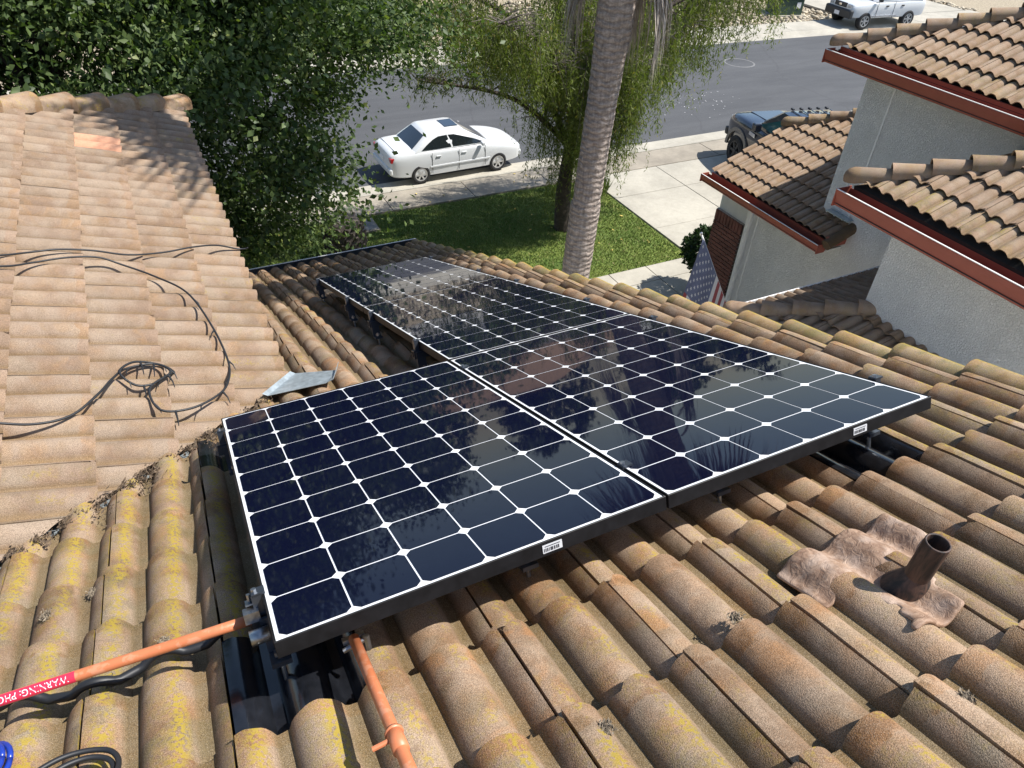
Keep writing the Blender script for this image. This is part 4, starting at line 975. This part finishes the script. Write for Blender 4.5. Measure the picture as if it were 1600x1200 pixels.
def fan(name, root, dirv, length, droop, mat, nseg=22, spread=1.25, hang=False, seed=0):
    """a fan leaf: stalk plus blade segments"""
    r2 = random.Random(seed); root = Vector(root); d = Vector(dirv).normalized(); mb = MB()
    hub = root + d * length * .5 + Vector((0, 0, -droop * .3)); mb.tube(smooth_path([root, root.lerp(hub, .5) + Vector((0, 0, .06)), hub], 4), [.018 - .001 * k for k in range(9)], 5)
    side = d.cross(Vector((0, 0, 1)));
    if side.length < .1: side = Vector((1, 0, 0))
    side.normalize(); nrm = side.cross(d).normalized()
    for i in range(nseg):
        a_ = (i / (nseg - 1) - .5) * 2 * spread; dd = (d * math.cos(a_) + side * math.sin(a_)).normalized(); L = length * .62 * (1 - .25 * abs(a_) / spread) * r2.uniform(.85, 1.1); w_ = .026
        tipd = dd * L + Vector((0, 0, -droop * (.5 + r2.random() * .5))); mid = hub + dd * L * .5 + Vector((0, 0, -droop * .12)); tip = hub + tipd; sw = dd.cross(nrm).normalized() * w_
        mb.add([hub - sw * .2, hub + sw * .2, mid + sw, tip, mid - sw], [(0, 1, 2, 4), (4, 2, 3)])
    return mb.build(name, mat, palm)
cr_ = Vector((4.42, 5.5, 3.1))
for i in range(40):
    a_ = i * 2.39996; el = -.45 + 1.2 * ((i * 7) % 30) / 30
    fan('frond', cr_ + Vector((0, 0, .1 + .25 * ((i * 7) % 30) / 30)), (math.cos(a_) * math.cos(el), math.sin(a_) * math.cos(el), math.sin(el)), rnd.uniform(2.1, 2.7), .6, MAT['frond'], seed=i)
for i in range(16):
    a_ = i * 2 * math.pi / 16 + .2; fan('dead_frond', (4.42, 5.5, 2.0 + .8 * (i % 4) / 4), (math.cos(a_), math.sin(a_), -.6), 1.3, .6, MAT['dead_frond'], seed=60 + i)
# dry skirt: bundles of hanging strips around the top of the trunk
for i in range(22):
    a_ = i * 2 * math.pi / 11 + rnd.uniform(-.2, .2); rt = Vector((4.40 + math.cos(a_) * .2, 5.5 + math.sin(a_) * .2, rnd.uniform(.12, .5) if i < 11 else rnd.uniform(1.2, 2.2))); mb = MB()
    L0 = rnd.uniform(.75, 1.0) * (1.1 if math.cos(a_) < -.4 or math.cos(a_) > .5 else .8)
    if i < 11 and abs((a_ - 4.12 + math.pi) % (2 * math.pi) - math.pi) < .95: continue     # trunk shows bare here
    hub = rt + Vector((math.cos(a_) * .16, math.sin(a_) * .16, -.12)); mb.tube([rt, hub], [.016, .012], 5)
    for k in range(46):
        b_ = a_ + rnd.gauss(0, .45); L = L0 * rnd.uniform(.6, 1.1); o0 = hub + Vector((rnd.gauss(0, .03), rnd.gauss(0, .03), rnd.gauss(0, .03)))
        tip = o0 + Vector((math.cos(b_) * rnd.uniform(.02, .2), math.sin(b_) * rnd.uniform(.02, .2), -L)); md_ = o0.lerp(tip, .5) + Vector((math.cos(b_) * .04, math.sin(b_) * .04, .03)); sw = Vector((-math.sin(b_), math.cos(b_), 0)) * .006
        mb.add([o0 - sw, o0 + sw, md_ + sw, tip, md_ - sw], [(0, 1, 2, 4), (4, 2, 3)])
    mb.build('dead_frond', MAT['dead_frond'], palm)

# clipped round shrub by the walkway
def bush(name, c, r, n, size, mat, label, cat='shrub', group=None):
    c = Vector(c); t = empty(name, Vector((c.x, c.y, ZG)), label, cat, group, world=True); d = np.random.normal(0, 1, (n, 3)); d /= np.linalg.norm(d, axis=1, keepdims=True)
    P = np.array(c) + d * (r * np.random.uniform(.72, 1.05, (n, 1))) * np.array([1, 1, 1.0]) * (1 + .08 * np.sin(d[:, :1] * 9) * np.cos(d[:, 1:2] * 7)); D = d * .6 + np.random.normal(0, .6, (n, 3)); mesh_obj('foliage', leaf_mesh('foliage', P, D, size, .6), mat, t)
    MB().tube([(c.x, c.y, ZG - .05), (c.x + .02, c.y, c.z - r * .3)], .05, 8).build('stem', MAT['bark'], t); return t
bush('round_shrub', (9.45, 8.75, ZG + .95), .46, 5200, .075, MAT['leaf_hedge'], 'clipped round dark shrub beside the brick pillar')
bush('yard_shrub', (28.4, 31.3, ZG + .3), .55, 1500, .12, MAT['leaf_hedge'], 'low dark shrub in the gravel yard behind the white off-roader')
# grass tuft at the driveway corner
P = np.stack([np.random.normal(10.02, .07, 260), np.random.normal(13.55, .07, 260), np.full(260, ZG + .03)], 1); D = np.stack([np.random.normal(0, .35, 260), np.random.normal(0, .35, 260), np.ones(260)], 1)
o = mesh_obj('grass_tuft', leaf_mesh('grass_tuft', P, D, .42, .035, .02), MAT['grass']); tag(o, 'tall grass tuft at the lawn corner by the driveway', 'grass tuft')
# cut palm stump
st = empty('palm_stump', (3.1, 12.6, ZG), 'squat cut palm stump covered in old leaf boots on the lawn', 'stump', world=True)
MB().lathe([(.30, ZG), (.34, ZG + .3), (.36, ZG + .7), (.33, ZG + .98), (.30, ZG + 1.0), (.001, ZG + .99)], 20, Matrix.Translation((3.1, 12.6, 0))).build('core', MAT['boot'], st, True)
bmb = None
for r_ in range(8):
    for k in range(13):
        a_ = 2 * math.pi * (k + .5 * (r_ % 2)) / 13; z_ = ZG + .06 + r_ * .118; rr = .33 + .03 * math.sin(r_ * .5)
        m_ = Matrix.Translation((3.1 + math.cos(a_) * rr, 12.6 + math.sin(a_) * rr, z_)) @ Matrix.Rotation(a_, 4, 'Z') @ Matrix.Rotation(R(28 + rnd.uniform(-8, 8)), 4, 'Y')
        MB().add([m_ @ Vector(v) for v in ((-.02, -.05, 0), (-.02, .05, 0), (.03, -.055, 0), (.03, .055, 0), (.02, -.025, .13), (.02, .025, .13), (.05, -.028, .12), (.05, .028, .12))], [(0, 2, 3, 1), (0, 4, 6, 2), (1, 3, 7, 5), (2, 6, 7, 3), (0, 1, 5, 4), (4, 5, 7, 6)]).build('leaf_boot', MAT['boot'], st)
o = empty('meter_box', (3.95, 13.95, ZG), 'flat grey meter box lid set in the lawn', 'meter box', world=True)
MB().box((3.95, 13.95, ZG + .05), (.42, .62, .06)).build('rim', MAT['conc_old'], o, bevel=.01); MB().box((3.95, 13.95, ZG + .082), (.34, .54, .012)).build('lid', MAT['cover'], o, bevel=.004)

# ================================================================== VEHICLES
def loft(sections, close=True):
    n = len(sections[0]); V = [p for s in sections for p in s]; F = []
    for i in range(len(sections) - 1):
        for k in range(n - 1): F.append((i * n + k, (i + 1) * n + k, (i + 1) * n + k + 1, i * n + k + 1))
    if close: F.append(tuple(range(n))); F.append(tuple((len(sections) - 1) * n + k for k in range(n))[::-1])
    return V, F
def full(half):                       # half profile from bottom centre to top centre, mirrored
    return [(x, -y, z) for (x, y, z) in half] + [(x, y, z) for (x, y, z) in reversed(half)]
def boolean_cut(o, cutters):
    for c in cutters:
        md = o.modifiers.new('cut', 'BOOLEAN'); md.operation = 'DIFFERENCE'; md.object = c; md.solver = 'EXACT'
    dg = bpy.context.evaluated_depsgraph_get(); me = bpy.data.meshes.new_from_object(o.evaluated_get(dg)); o.modifiers.clear(); o.data = me
    for c in cutters: bpy.data.objects.remove(c)
def wheel(parent, x, y, r, wd, side, spokes=6, rimmat='rim'):
    m = Matrix.Translation((x, y, r)) @ Matrix.Rotation(R(90) * side, 4, 'X')
    wv = MB().lathe([(r * .66, -wd / 2), (r * .93, -wd / 2), (r, -wd * .34), (r, wd * .34), (r * .93, wd / 2), (r * .66, wd / 2), (r * .64, wd * .4)], 28, m).build('wheel', MAT['tyre'], parent, True)
    rb = MB().lathe([(r * .66, wd * .44), (r * .62, wd * .5), (r * .60, wd * .36), (r * .56, wd * .12), (.001, wd * .12)], 28, m)
    rb.build('rim_well', MAT['plastic'], wv)
    mb = MB().lathe([(r * .66, wd * .43), (r * .655, wd * .51), (r * .585, wd * .50), (r * .57, wd * .36)], 28, m)
    for k in range(spokes):
        a_ = 2 * math.pi * k / spokes; mm = m @ Matrix.Rotation(a_, 4, 'Z'); mb.box((r * .36, 0, wd * .40), (r * .46, r * .17, wd * .10), mm)
    mb.lathe([(r * .17, wd * .3), (r * .16, wd * .5), (.001, wd * .5)], 14, m); mb.build('rim', MAT[rimmat], wv)
    return wv
def car_body(parent, st, paint, wheels, name='body', archr=.36, nameprof=None):
    """st: list of (x, zbottom, ztop, halfwidth, crown) stations rear to front"""
    secs = []; sm = smooth_path([Vector(s[:3]) for s in st], 4); sm2 = smooth_path([Vector((s[3], s[4], 0)) for s in st], 4)
    st = [(a_.x, a_.y, a_.z, b_.x, b_.y) for a_, b_ in zip(sm, sm2)]
    for (x, zb, zt, hw, tuck) in st:
        h = zt - zb
        half = [(x, 0, zb), (x, hw * .86, zb), (x, hw * .965, zb + .05), (x, hw * .985, zb + h * .28), (x, hw, zb + h * .55), (x, hw * .985, zb + h * .78), (x, hw * (.955 - tuck), zb + h * .92), (x, hw * (.86 - tuck), zt - .012), (x, hw * .5, zt + .012), (x, 0, zt + .018)]
        half = half[:3] + [tuple(v) for v in smooth_path(half[2:], 3)][1:]
        secs.append(full(half))
    V, F = loft(secs); o = pyd(name, V, F, MAT[paint], parent)
    bm = bmesh.new(); bm.from_mesh(o.data); bmesh.ops.recalc_face_normals(bm, faces=bm.faces[:]); bm.to_mesh(o.data); bm.free()
    cut = []
    for (x, y, r) in wheels:
        c = MB().lathe([(.001, -.3), (r, -.3), (r, .3), (.001, .3)], 28, Matrix.Translation((x, y, archr if False else r * .92)) @ Matrix.Rotation(R(90), 4, 'X')).build('cutter', None); cut.append(c)
    boolean_cut(o, cut); smooth_by_angle(o.data, 34)
    o.data.materials.clear(); o.data.materials.append(MAT[paint])
    return o
def greenhouse(parent, base, top, paint, wins, glass='glass', name='cabin'):
    """base/top: dicts with x stations (rear, front), half widths, z ; wins: side window polygons in (s along, t up)"""
    xr, xf, hb, zb = base; Xr, Xf, ht, zt = top; n = 10; secs = []
    for i in range(7):
        t = i / 6; e = 1 - (1 - t) ** 1.0
        a, b = xr + (Xr - xr) * t, xf + (Xf - xf) * t; h = hb + (ht - hb) * t ** 1.25; z = zb + (zt - zb) * t
        secs.append([(a, -h * .88, z), (a + .09, -h, z), ((a + b) / 2, -h * 1.01, z), (b - .12, -h, z), (b, -h * .86, z), (b + .05 * (1 - t), 0, z), (b, h * .86, z), (b - .12, h, z), ((a + b) / 2, h * 1.01, z), (a + .09, h, z), (a, h * .88, z), (a - .03 * (1 - t), 0, z)])
    m = len(secs[0]); V = [p for s in secs for p in s]; F = []
    for i in range(6):
        for k in range(m): F.append((i * m + k, i * m + (k + 1) % m, (i + 1) * m + (k + 1) % m, (i + 1) * m + k))
    # crowned roof
    rim = secs[-1]; b0 = len(V); cx = (Xr + Xf) / 2
    inner = [(cx + (p[0] - cx) * .86, p[1] * .84, zt + .035) for p in rim]; V += inner; V.append((cx, 0, zt + .05)); cI = len(V) - 1
    for k in range(m): F.append((6 * m + k, 6 * m + (k + 1) % m, b0 + (k + 1) % m, b0 + k)); F.append((b0 + k, b0 + (k + 1) % m, cI))
    o = pyd(name, V, F, MAT[paint], parent); smooth_by_angle(o.data, 38)
    def surf(side, s, t):                # point on the side glass, pushed out
        a, b = xr + (Xr - xr) * t, xf + (Xf - xf) * t; h = (hb + (ht - hb) * t ** 1.25); z = zb + (zt - zb) * t; x = a + (b - a) * s
        return Vector((x, side * (h * 1.012 + .006), z))
    def patch(nm, fn, poly, mat, par):
        V = [fn(*p) for p in poly]; ob = pyd(nm, V, [tuple(range(len(V)))], MAT[mat], par); bm = bmesh.new(); bm.from_mesh(ob.data); bmesh.ops.triangulate(bm, faces=bm.faces[:]); bm.to_mesh(ob.data); bm.free(); return ob
    for side in (-1, 1):
        for poly in wins: patch('side_window', lambda s, t, sd=side: surf(sd, s, t), poly, glass, parent)
    def fr(s, t, off=.008):              # windscreen: s across -1..1
        b = xf + (Xf - xf) * t; h = (hb + (ht - hb) * t ** 1.25) * .80; z = zb + (zt - zb) * t
        return Vector((b + .05 * (1 - t) * (1 - abs(s)) + off, s * h, z + off * .6))
    def rr(s, t, off=.008):
        a = xr + (Xr - xr) * t; h = (hb + (ht - hb) * t ** 1.25) * .82; z = zb + (zt - zb) * t
        return Vector((a - .03 * (1 - t) * (1 - abs(s)) - off, s * h, z + off * .6))
    def strip_(nm, fn, t0, t1):
        V = [fn(s, t) for t in (t0, (t0 + t1) / 2, t1) for s in (-.97, -.5, 0, .5, .97)]
        return pyd(nm, V, [(j * 5 + i, j * 5 + i + 1, (j + 1) * 5 + i + 1, (j + 1) * 5 + i) for j in range(2) for i in range(4)], MAT[glass], parent, True)
    strip_('windscreen', fr, .04, .93); strip_('rear_window', rr, .06, .9)
    return o, surf
# --- white saloon at the near kerb: heading +X
car = empty('parked_saloon', (0, 0, 0), 'white four door saloon with sunroof parked at the near kerb', 'car')
S_ = .85; car.matrix_basis = Matrix.Translation((7.05, 16.56, ZG - .02)) @ Matrix.Rotation(R(2.0), 4, 'Z') @ Matrix.Scale(S_, 4)
st = [(-2.22, .42, .80, .60, .06), (-2.17, .30, .93, .74, .05), (-1.95, .24, 1.00, .82, .03), (-1.45, .20, 1.01, .855, .02), (-.9, .19, .985, .865, 0), (0, .19, .965, .87, 0), (.8, .19, .955, .865, 0), (1.2, .20, .94, .855, .02), (1.65, .22, .87, .83, .04), (2.05, .26, .76, .76, .06), (2.2, .34, .66, .62, .06)]
WX = (-1.30, 1.30)
car_body(car, st, 'white_paint', [(x, y, .345) for x in WX for y in (-.85, .85)])
wn1 = [(.10, .12), (.13, .42), (.20, .70), (.30, .84), (.50, .86), (.50, .10), (.3, .09)]; wn2 = [(.525, .10), (.525, .86), (.66, .84), (.78, .68), (.90, .40), (.955, .10)]
greenhouse(car, (-1.55, 1.02, .80, .955), (-.98, .22, .60, 1.375), 'white_paint', [wn1, wn2])
for x in WX:
    for y, sd in ((-.76, 1), (.76, -1)): wheel(car, x, y, .30, .19, sd, 6)
MB().prism([(-.28, -.30), (.16, -.30), (.16, .30), (-.28, .30)], 1.409, 1.432).build('sunroof', MAT['glass'], car, bevel=.01)
for y in (-1, 1):
    MB().box((0, y * .872, .50), (2.0, .02, .05)).build('rubbing_strip', MAT['white_paint'], car, bevel=.008)
    for x in (-.72, .12): MB().box((x, y * .875, .80), (.16, .03, .03)).build('door_handle', MAT['white_paint'], car, bevel=.008)
    for x in (-.93, -.05, .84): MB().box((x, y * .867, .60), (.008, .012, .62)).build('door_gap', MAT['plastic'], car)
    MB().box((.72, y * .93, 1.0), (.12, .16, .11)).build('mirror', MAT['white_paint'], car, bevel=.03)
    MB().box((-2.13, y * .66, .80), (.16, .20, .14)).build('tail_lamp', MAT['lamp_red'], car, bevel=.02)
    MB().box((2.10, y * .56, .62), (.10, .30, .11)).build('headlight', MAT['lamp_clear'], car, bevel=.02)
MB().box((-2.2, 0, .46), (.12, 1.52, .2)).build('bumper', MAT['white_paint'], car, bevel=.05); MB().box((-2.225, 0, .70), (.012, .34, .12)).build('number_plate', MAT['flag_white'], car); MB().box((-2.0, 0, 1.012), (.01, 1.3, .008)).build('boot_gap', MAT['plastic'], car); MB().box((2.14, 0, .44), (.10, 1.46, .20)).build('bumper', MAT['white_paint'], car, bevel=.05)
# --- dark pickup in the driveway: nose towards the street (+Y)
tk = empty('pickup_truck', (0, 0, 0), 'near black pickup truck with roof marker lights behind the garage roof', 'truck')
tk.matrix_basis = Matrix.Translation((14.95, 11.6, ZG + .06)) @ Matrix.Rotation(R(77), 4, 'Z')
st = [(-2.95, .60, 1.26, .88, .02), (-2.9, .50, 1.32, .96, .01), (-1.2, .48, 1.33, .98, 0), (-1.0, .48, 1.34, .98, 0), (.9, .48, 1.32, .99, 0), (1.3, .48, 1.31, 1.0, .01), (1.9, .50, 1.30, 1.01, .02), (2.45, .52, 1.26, .98, .03), (2.75, .55, 1.20, .90, .05), (2.86, .62, 1.10, .80, .06)]
car_body(tk, st, 'dark_paint', [(x, y, .50) for x in (-1.75, 1.95) for y in (-1.0, 1.0)])
greenhouse(tk, (-1.05, 1.50, .90, 1.31), (-.85, .68, .72, 1.92), 'dark_paint', [[(.06, .12), (.07, .86), (.42, .88), (.42, .10)], [(.46, .10), (.46, .88), (.70, .86), (.95, .14)]], 'glass_teal')
for x in (-1.75, 1.95):
    for y, sd in ((-.9, 1), (.9, -1)): wheel(tk, x, y, .42, .28, sd, 6, 'plastic')
    for y in (-1, 1):
        m_ = Matrix.Translation((x, y * 1.005, .46)) @ Matrix.Rotation(R(90), 4, 'X'); V = []; F = []
        for k in range(17):
            a_ = math.pi * k / 16
            for rr in (.49, .59):
                for dz in (-.035, .035): V.append(m_ @ Vector((math.cos(a_) * rr, math.sin(a_) * rr, dz)))
        for k in range(16): b = k * 4; F += [(b, b + 4, b + 6, b + 2), (b + 1, b + 3, b + 7, b + 5), (b, b + 1, b + 5, b + 4), (b + 2, b + 6, b + 7, b + 3)]
        pyd('arch_moulding', V, F, MAT['grey_plastic'], tk)
for k in range(5): MB().box((.62, -.48 + .24 * k, 1.985), (.10, .07, .05)).build('marker_light', MAT['plastic'], tk, bevel=.015)
for y in (-.52, -.26, 0, .26, .52): MB().box((-.08, y, 1.976), (1.2, .03, .016)).build('roof_rib', MAT['dark_paint'], tk, bevel=.006)
MB().box((0, 0, 0), (.95, .9, .05), Matrix.Translation((2.05, 0, 1.295)) @ Matrix.Rotation(R(3.5), 4, 'Y')).build('hood_bulge', MAT['dark_paint'], tk, bevel=.02)
for y in (-1, 1):
    MB().box((1.30, y * 1.012, 1.12), (.30, .015, .09)).build('fender_vent', MAT['chrome'], tk); MB().box((1.0, y * 1.12, 1.42), (.16, .22, .22)).build('mirror', MAT['dark_paint'], tk, bevel=.04)
    MB().box((2.78, y * .66, 1.02), (.14, .34, .18)).build('headlight', MAT['lamp_clear'], tk, bevel=.03)
MB().box((2.86, 0, .98), (.06, .9, .26)).build('grille', MAT['plastic'], tk); MB().box((2.88, 0, .66), (.16, 1.75, .22)).build('bumper', MAT['plastic'], tk, bevel=.04)
MB().box((-2.0, 0, 1.30), (1.7, 1.5, .06)).build('bed_cover', MAT['plastic'], tk)
# --- white off-roader across the street: heading -X
sv = empty('offroad_wagon', (0, 0, 0), 'white boxy off-roader with black bumper parked across the street', 'car')
sv.matrix_basis = Matrix.Translation((32.55, 25.35, ZG - .0)) @ Matrix.Rotation(R(180 - 5), 4, 'Z') @ Matrix.Scale(.98, 4)
st = [(-2.2, .55, 1.12, .80, .02), (-2.15, .46, 1.18, .88, .01), (-1.3, .44, 1.18, .91, 0), (0, .44, 1.17, .915, 0), (.9, .44, 1.16, .91, 0), (1.2, .46, 1.15, .91, .01), (1.75, .48, 1.12, .90, .02), (2.08, .50, 1.06, .84, .03), (2.2, .56, .98, .74, .05)]
car_body(sv, st, 'white_paint', [(x, y, .44) for x in (-1.32, 1.36) for y in (-.92, .92)])
greenhouse(sv, (-2.10, .98, .86, 1.16), (-1.98, .30, .70, 1.74), 'white_paint', [[(.05, .16), (.05, .84), (.24, .84), (.24, .14)], [(.30, .14), (.30, .86), (.52, .86), (.52, .12)], [(.56, .12), (.56, .86), (.74, .86), (.93, .14)]])
for x in (-1.32, 1.36):
    for y, sd in ((-.82, 1), (.82, -1)): wheel(sv, x, y, .37, .25, sd, 6)
MB().box((2.20, 0, .66), (.22, 1.74, .36)).build('bumper', MAT['plastic'], sv, bevel=.06); MB().box((2.19, 0, .98), (.06, .80, .20)).build('grille', MAT['plastic'], sv, bevel=.02)
MB().box((2.235, 0, .98), (.02, .16, .10)).build('badge', MAT['chrome'], sv, bevel=.01); MB().box((2.325, 0, .62), (.015, .32, .16)).build('number_plate', MAT['flag_white'], sv)
for y in (-1, 1):
    MB().box((2.12, y * .60, .97), (.16, .34, .20)).build('headlight', MAT['lamp_clear'], sv, bevel=.04); MB().box((.82, y * 1.02, 1.28), (.14, .2, .18)).build('mirror', MAT['plastic'], sv, bevel=.04)
    MB().box((-1.0, y * .60, 1.80), (1.6, .04, .04)).build('roof_rail', MAT['plastic'], sv)
    for x in (-.75, .20): MB().box((x, y * .925, .98), (.16, .03, .06)).build('door_handle', MAT['plastic'], sv, bevel=.01)
    for x in (-.25, .78): MB().box((x, y * .916, .82), (.010, .012, .66)).build('door_gap', MAT['plastic'], sv)
    MB().box((.25, y * .92, .56), (1.5, .03, .035)).build('side_strip', MAT['chrome'], sv)

# ================================================================== STREET FURNITURE AND SMALL THINGS
ub = empty('utility_cabinet', (29.5, 28.1, ZG), 'dark green utility cabinet in the gravel across the street', 'utility box', world=True)
ur = Matrix.Translation((29.6, 28.2, ZG)) @ Matrix.Rotation(R(-12), 4, 'Z')
MB().prism([(-.72, -.5), (.72, -.5), (.72, .5), (-.72, .5)], 0, .72, ur).build('cabinet', MAT['utility_green'], ub, bevel=.03)
MB().prism([(-.76, -.54), (.76, -.54), (.76, .54), (-.76, .54)], .72, .80, ur).build('cover', MAT['utility_green'], ub, bevel=.03)
MB().box((.45, -.506, .48), (.22, .012, .26), ur).build('warning_notice', MAT['flag_white'], ub); MB().box((0, 0, -.0), (1.7, 1.25, .1), ur).build('plinth', MAT['conc'], ub)
mh = empty('manhole_cover', (21.75, 22.1, ZG - .03), 'round manhole cover ringed with pale concrete in the street', 'manhole cover', world=True)
mm = Matrix.Translation((21.75, 22.1, ZG - .03))
MB().lathe([(.62, 0), (.61, .004), (.56, .004), (.55, .002)], 36, mm).build('collar', MAT['cover'], mh); MB().lathe([(.54, 0), (.53, .004), (.001, .004)], 30, mm).build('cover', MAT['asphalt'], mh)
# flag on a slanted pole at the porch
fg = empty('flag', (7.45, 4.05, -4.9), 'faded stars and stripes flag drooping from a slanted white pole beyond the verge', 'flag', world=True)
T0, T1 = Vector((6.60, 6.0, -3.33)), Vector((7.42, 4.9, -5.05))
T1 = Vector((7.36, 5.95, -4.62)); base_ = T0 + (T1 - T0) * 1.55
MB().tube([T0 + (T0 - T1).normalized() * .05, base_], .014, 10).build('pole', MAT['trim'], fg, True); MB().lathe([(.001, .03), (.02, .015), (.024, 0), (.018, -.02)], 10, Matrix.Translation(T0 + (T0 - T1).normalized() * .06)).build('finial', MAT['chrome'], fg)
MB().tube([base_, base_ + Vector((-.25, -.05, -.1)), (base_.x - .25, base_.y - .05, ZG)], .03, 8).build('flag_stand', MAT['trim'], fg)
HL = (T1 - T0).length * .98
def cloth(s, r):                       # s along the pole from the tip, r along the fly (hanging)
    p = T0.lerp(T1, s * .98) + Vector((.006, -.02, -.01)); fall = r * 2.2 * (1 - .38 * s)
    fold = math.sin(s * 15 + r * 2.2) * .05 * r + math.sin(s * 7 + 1) * .04 * r
    return p + Vector((-.12 * fall * (1 - .6 * s) + fold * .4, fold * 1.0, -fall * .95))
NSs, NR = 26, 24
def region(s0, s1, r0, r1, n1, n2, off=0.0):
    V = []; 
    for i in range(n1 + 1):
        for j in range(n2 + 1): V.append(cloth(s0 + (s1 - s0) * i / n1, r0 + (r1 - r0) * j / n2) + Vector((0, off, 0)))
    return V, [(i * (n2 + 1) + j, (i + 1) * (n2 + 1) + j, (i + 1) * (n2 + 1) + j + 1, i * (n2 + 1) + j + 1) for i in range(n1) for j in range(n2)]
CS = 7 / 13; CRr = .42
cmb = MB().add(*region(0, CS, 0, CRr, 14, 12)); canton = cmb.build('canton', MAT['flag_blue'], fg, True)
for k in range(13):
    s0, s1 = k / 13, (k + 1) / 13; r0 = CRr if k < 7 else 0; MB().add(*region(s0, s1, r0, 1, 2, 18)).build('stripe', MAT['flag_red' if k % 2 == 0 else 'flag_white'], fg, True)
for row in range(9):
    for q in range(6 if row % 2 == 0 else 5):
        s_ = CS * (row + 1) / 10; r_ = CRr * (2 * q + (1 if row % 2 == 0 else 2)) / 12; V = []
        for k in range(10):
            a_ = 2 * math.pi * k / 10; rad_ = (.034 if k % 2 == 0 else .014); V.append(cloth(s_ + rad_ / HL * math.cos(a_), r_ + rad_ / 2.0 * math.sin(a_)) + Vector((-.004, -.005, 0)))
        pyd('star', V, [tuple(range(10))], MAT['flag_white'], canton)
# ================================================================== ACROSS THE STREET, beyond the frame (seen mirrored in the panels)
fh = empty('far_house', (16, 40, ZG), 'tan house with brown hip roof across the street, mirrored in the panels', 'house', world=True)
wall_box(8, 24, 37, 46, ZG, ZG + 3.0, fh); wall_box(26, 31, 38, 46, ZG, ZG + 3, fh)
MB().add([(7.4, 36.4, ZG + 3), (24.6, 36.4, ZG + 3), (24.6, 46.6, ZG + 3), (7.4, 46.6, ZG + 3), (12.5, 41.5, ZG + 5.2), (19.5, 41.5, ZG + 5.2)], [(0, 1, 5, 4), (1, 2, 5), (2, 3, 4, 5), (3, 0, 4), (3, 2, 1, 0)]).build('roof', MAT['far_roof'], fh)
for x in (10.5, 15.5, 20.5):
    wn = MB().box((x, 36.98, ZG + 1.6), (1.8, .06, 1.3)).build('window', MAT['trim'], fh); MB().box((x, 36.94, ZG + 1.6), (1.6, .03, 1.1)).build('pane', MAT['window'], wn)
far_l = ['leafy tree just left of the tan house', 'round tree across the street left of the tan house', 'tall tree across the street, farthest left', 'tree behind the gravel yard', 'tree behind the middle of the tan house', 'tree behind the right end of the tan house', 'tree at the far right across the street', 'second tree from the left across the street']
for i, (x, y, h_) in enumerate(((2, 44, 8), (-4, 39, 8), (-13, 46, 9), (34, 49, 9), (12, 52, 10), (23, 52, 10), (44, 50, 9), (-8, 52, 9.5))):
    broad_tree('far_tree', (x, y, ZG), (x, y, ZG + h_ * .62), (4.2, 3.6, h_ * .40), 90, 90, .40, far_l[i], MAT['leaf_far'], 40 + i, group='trees across the street', limbs=3)
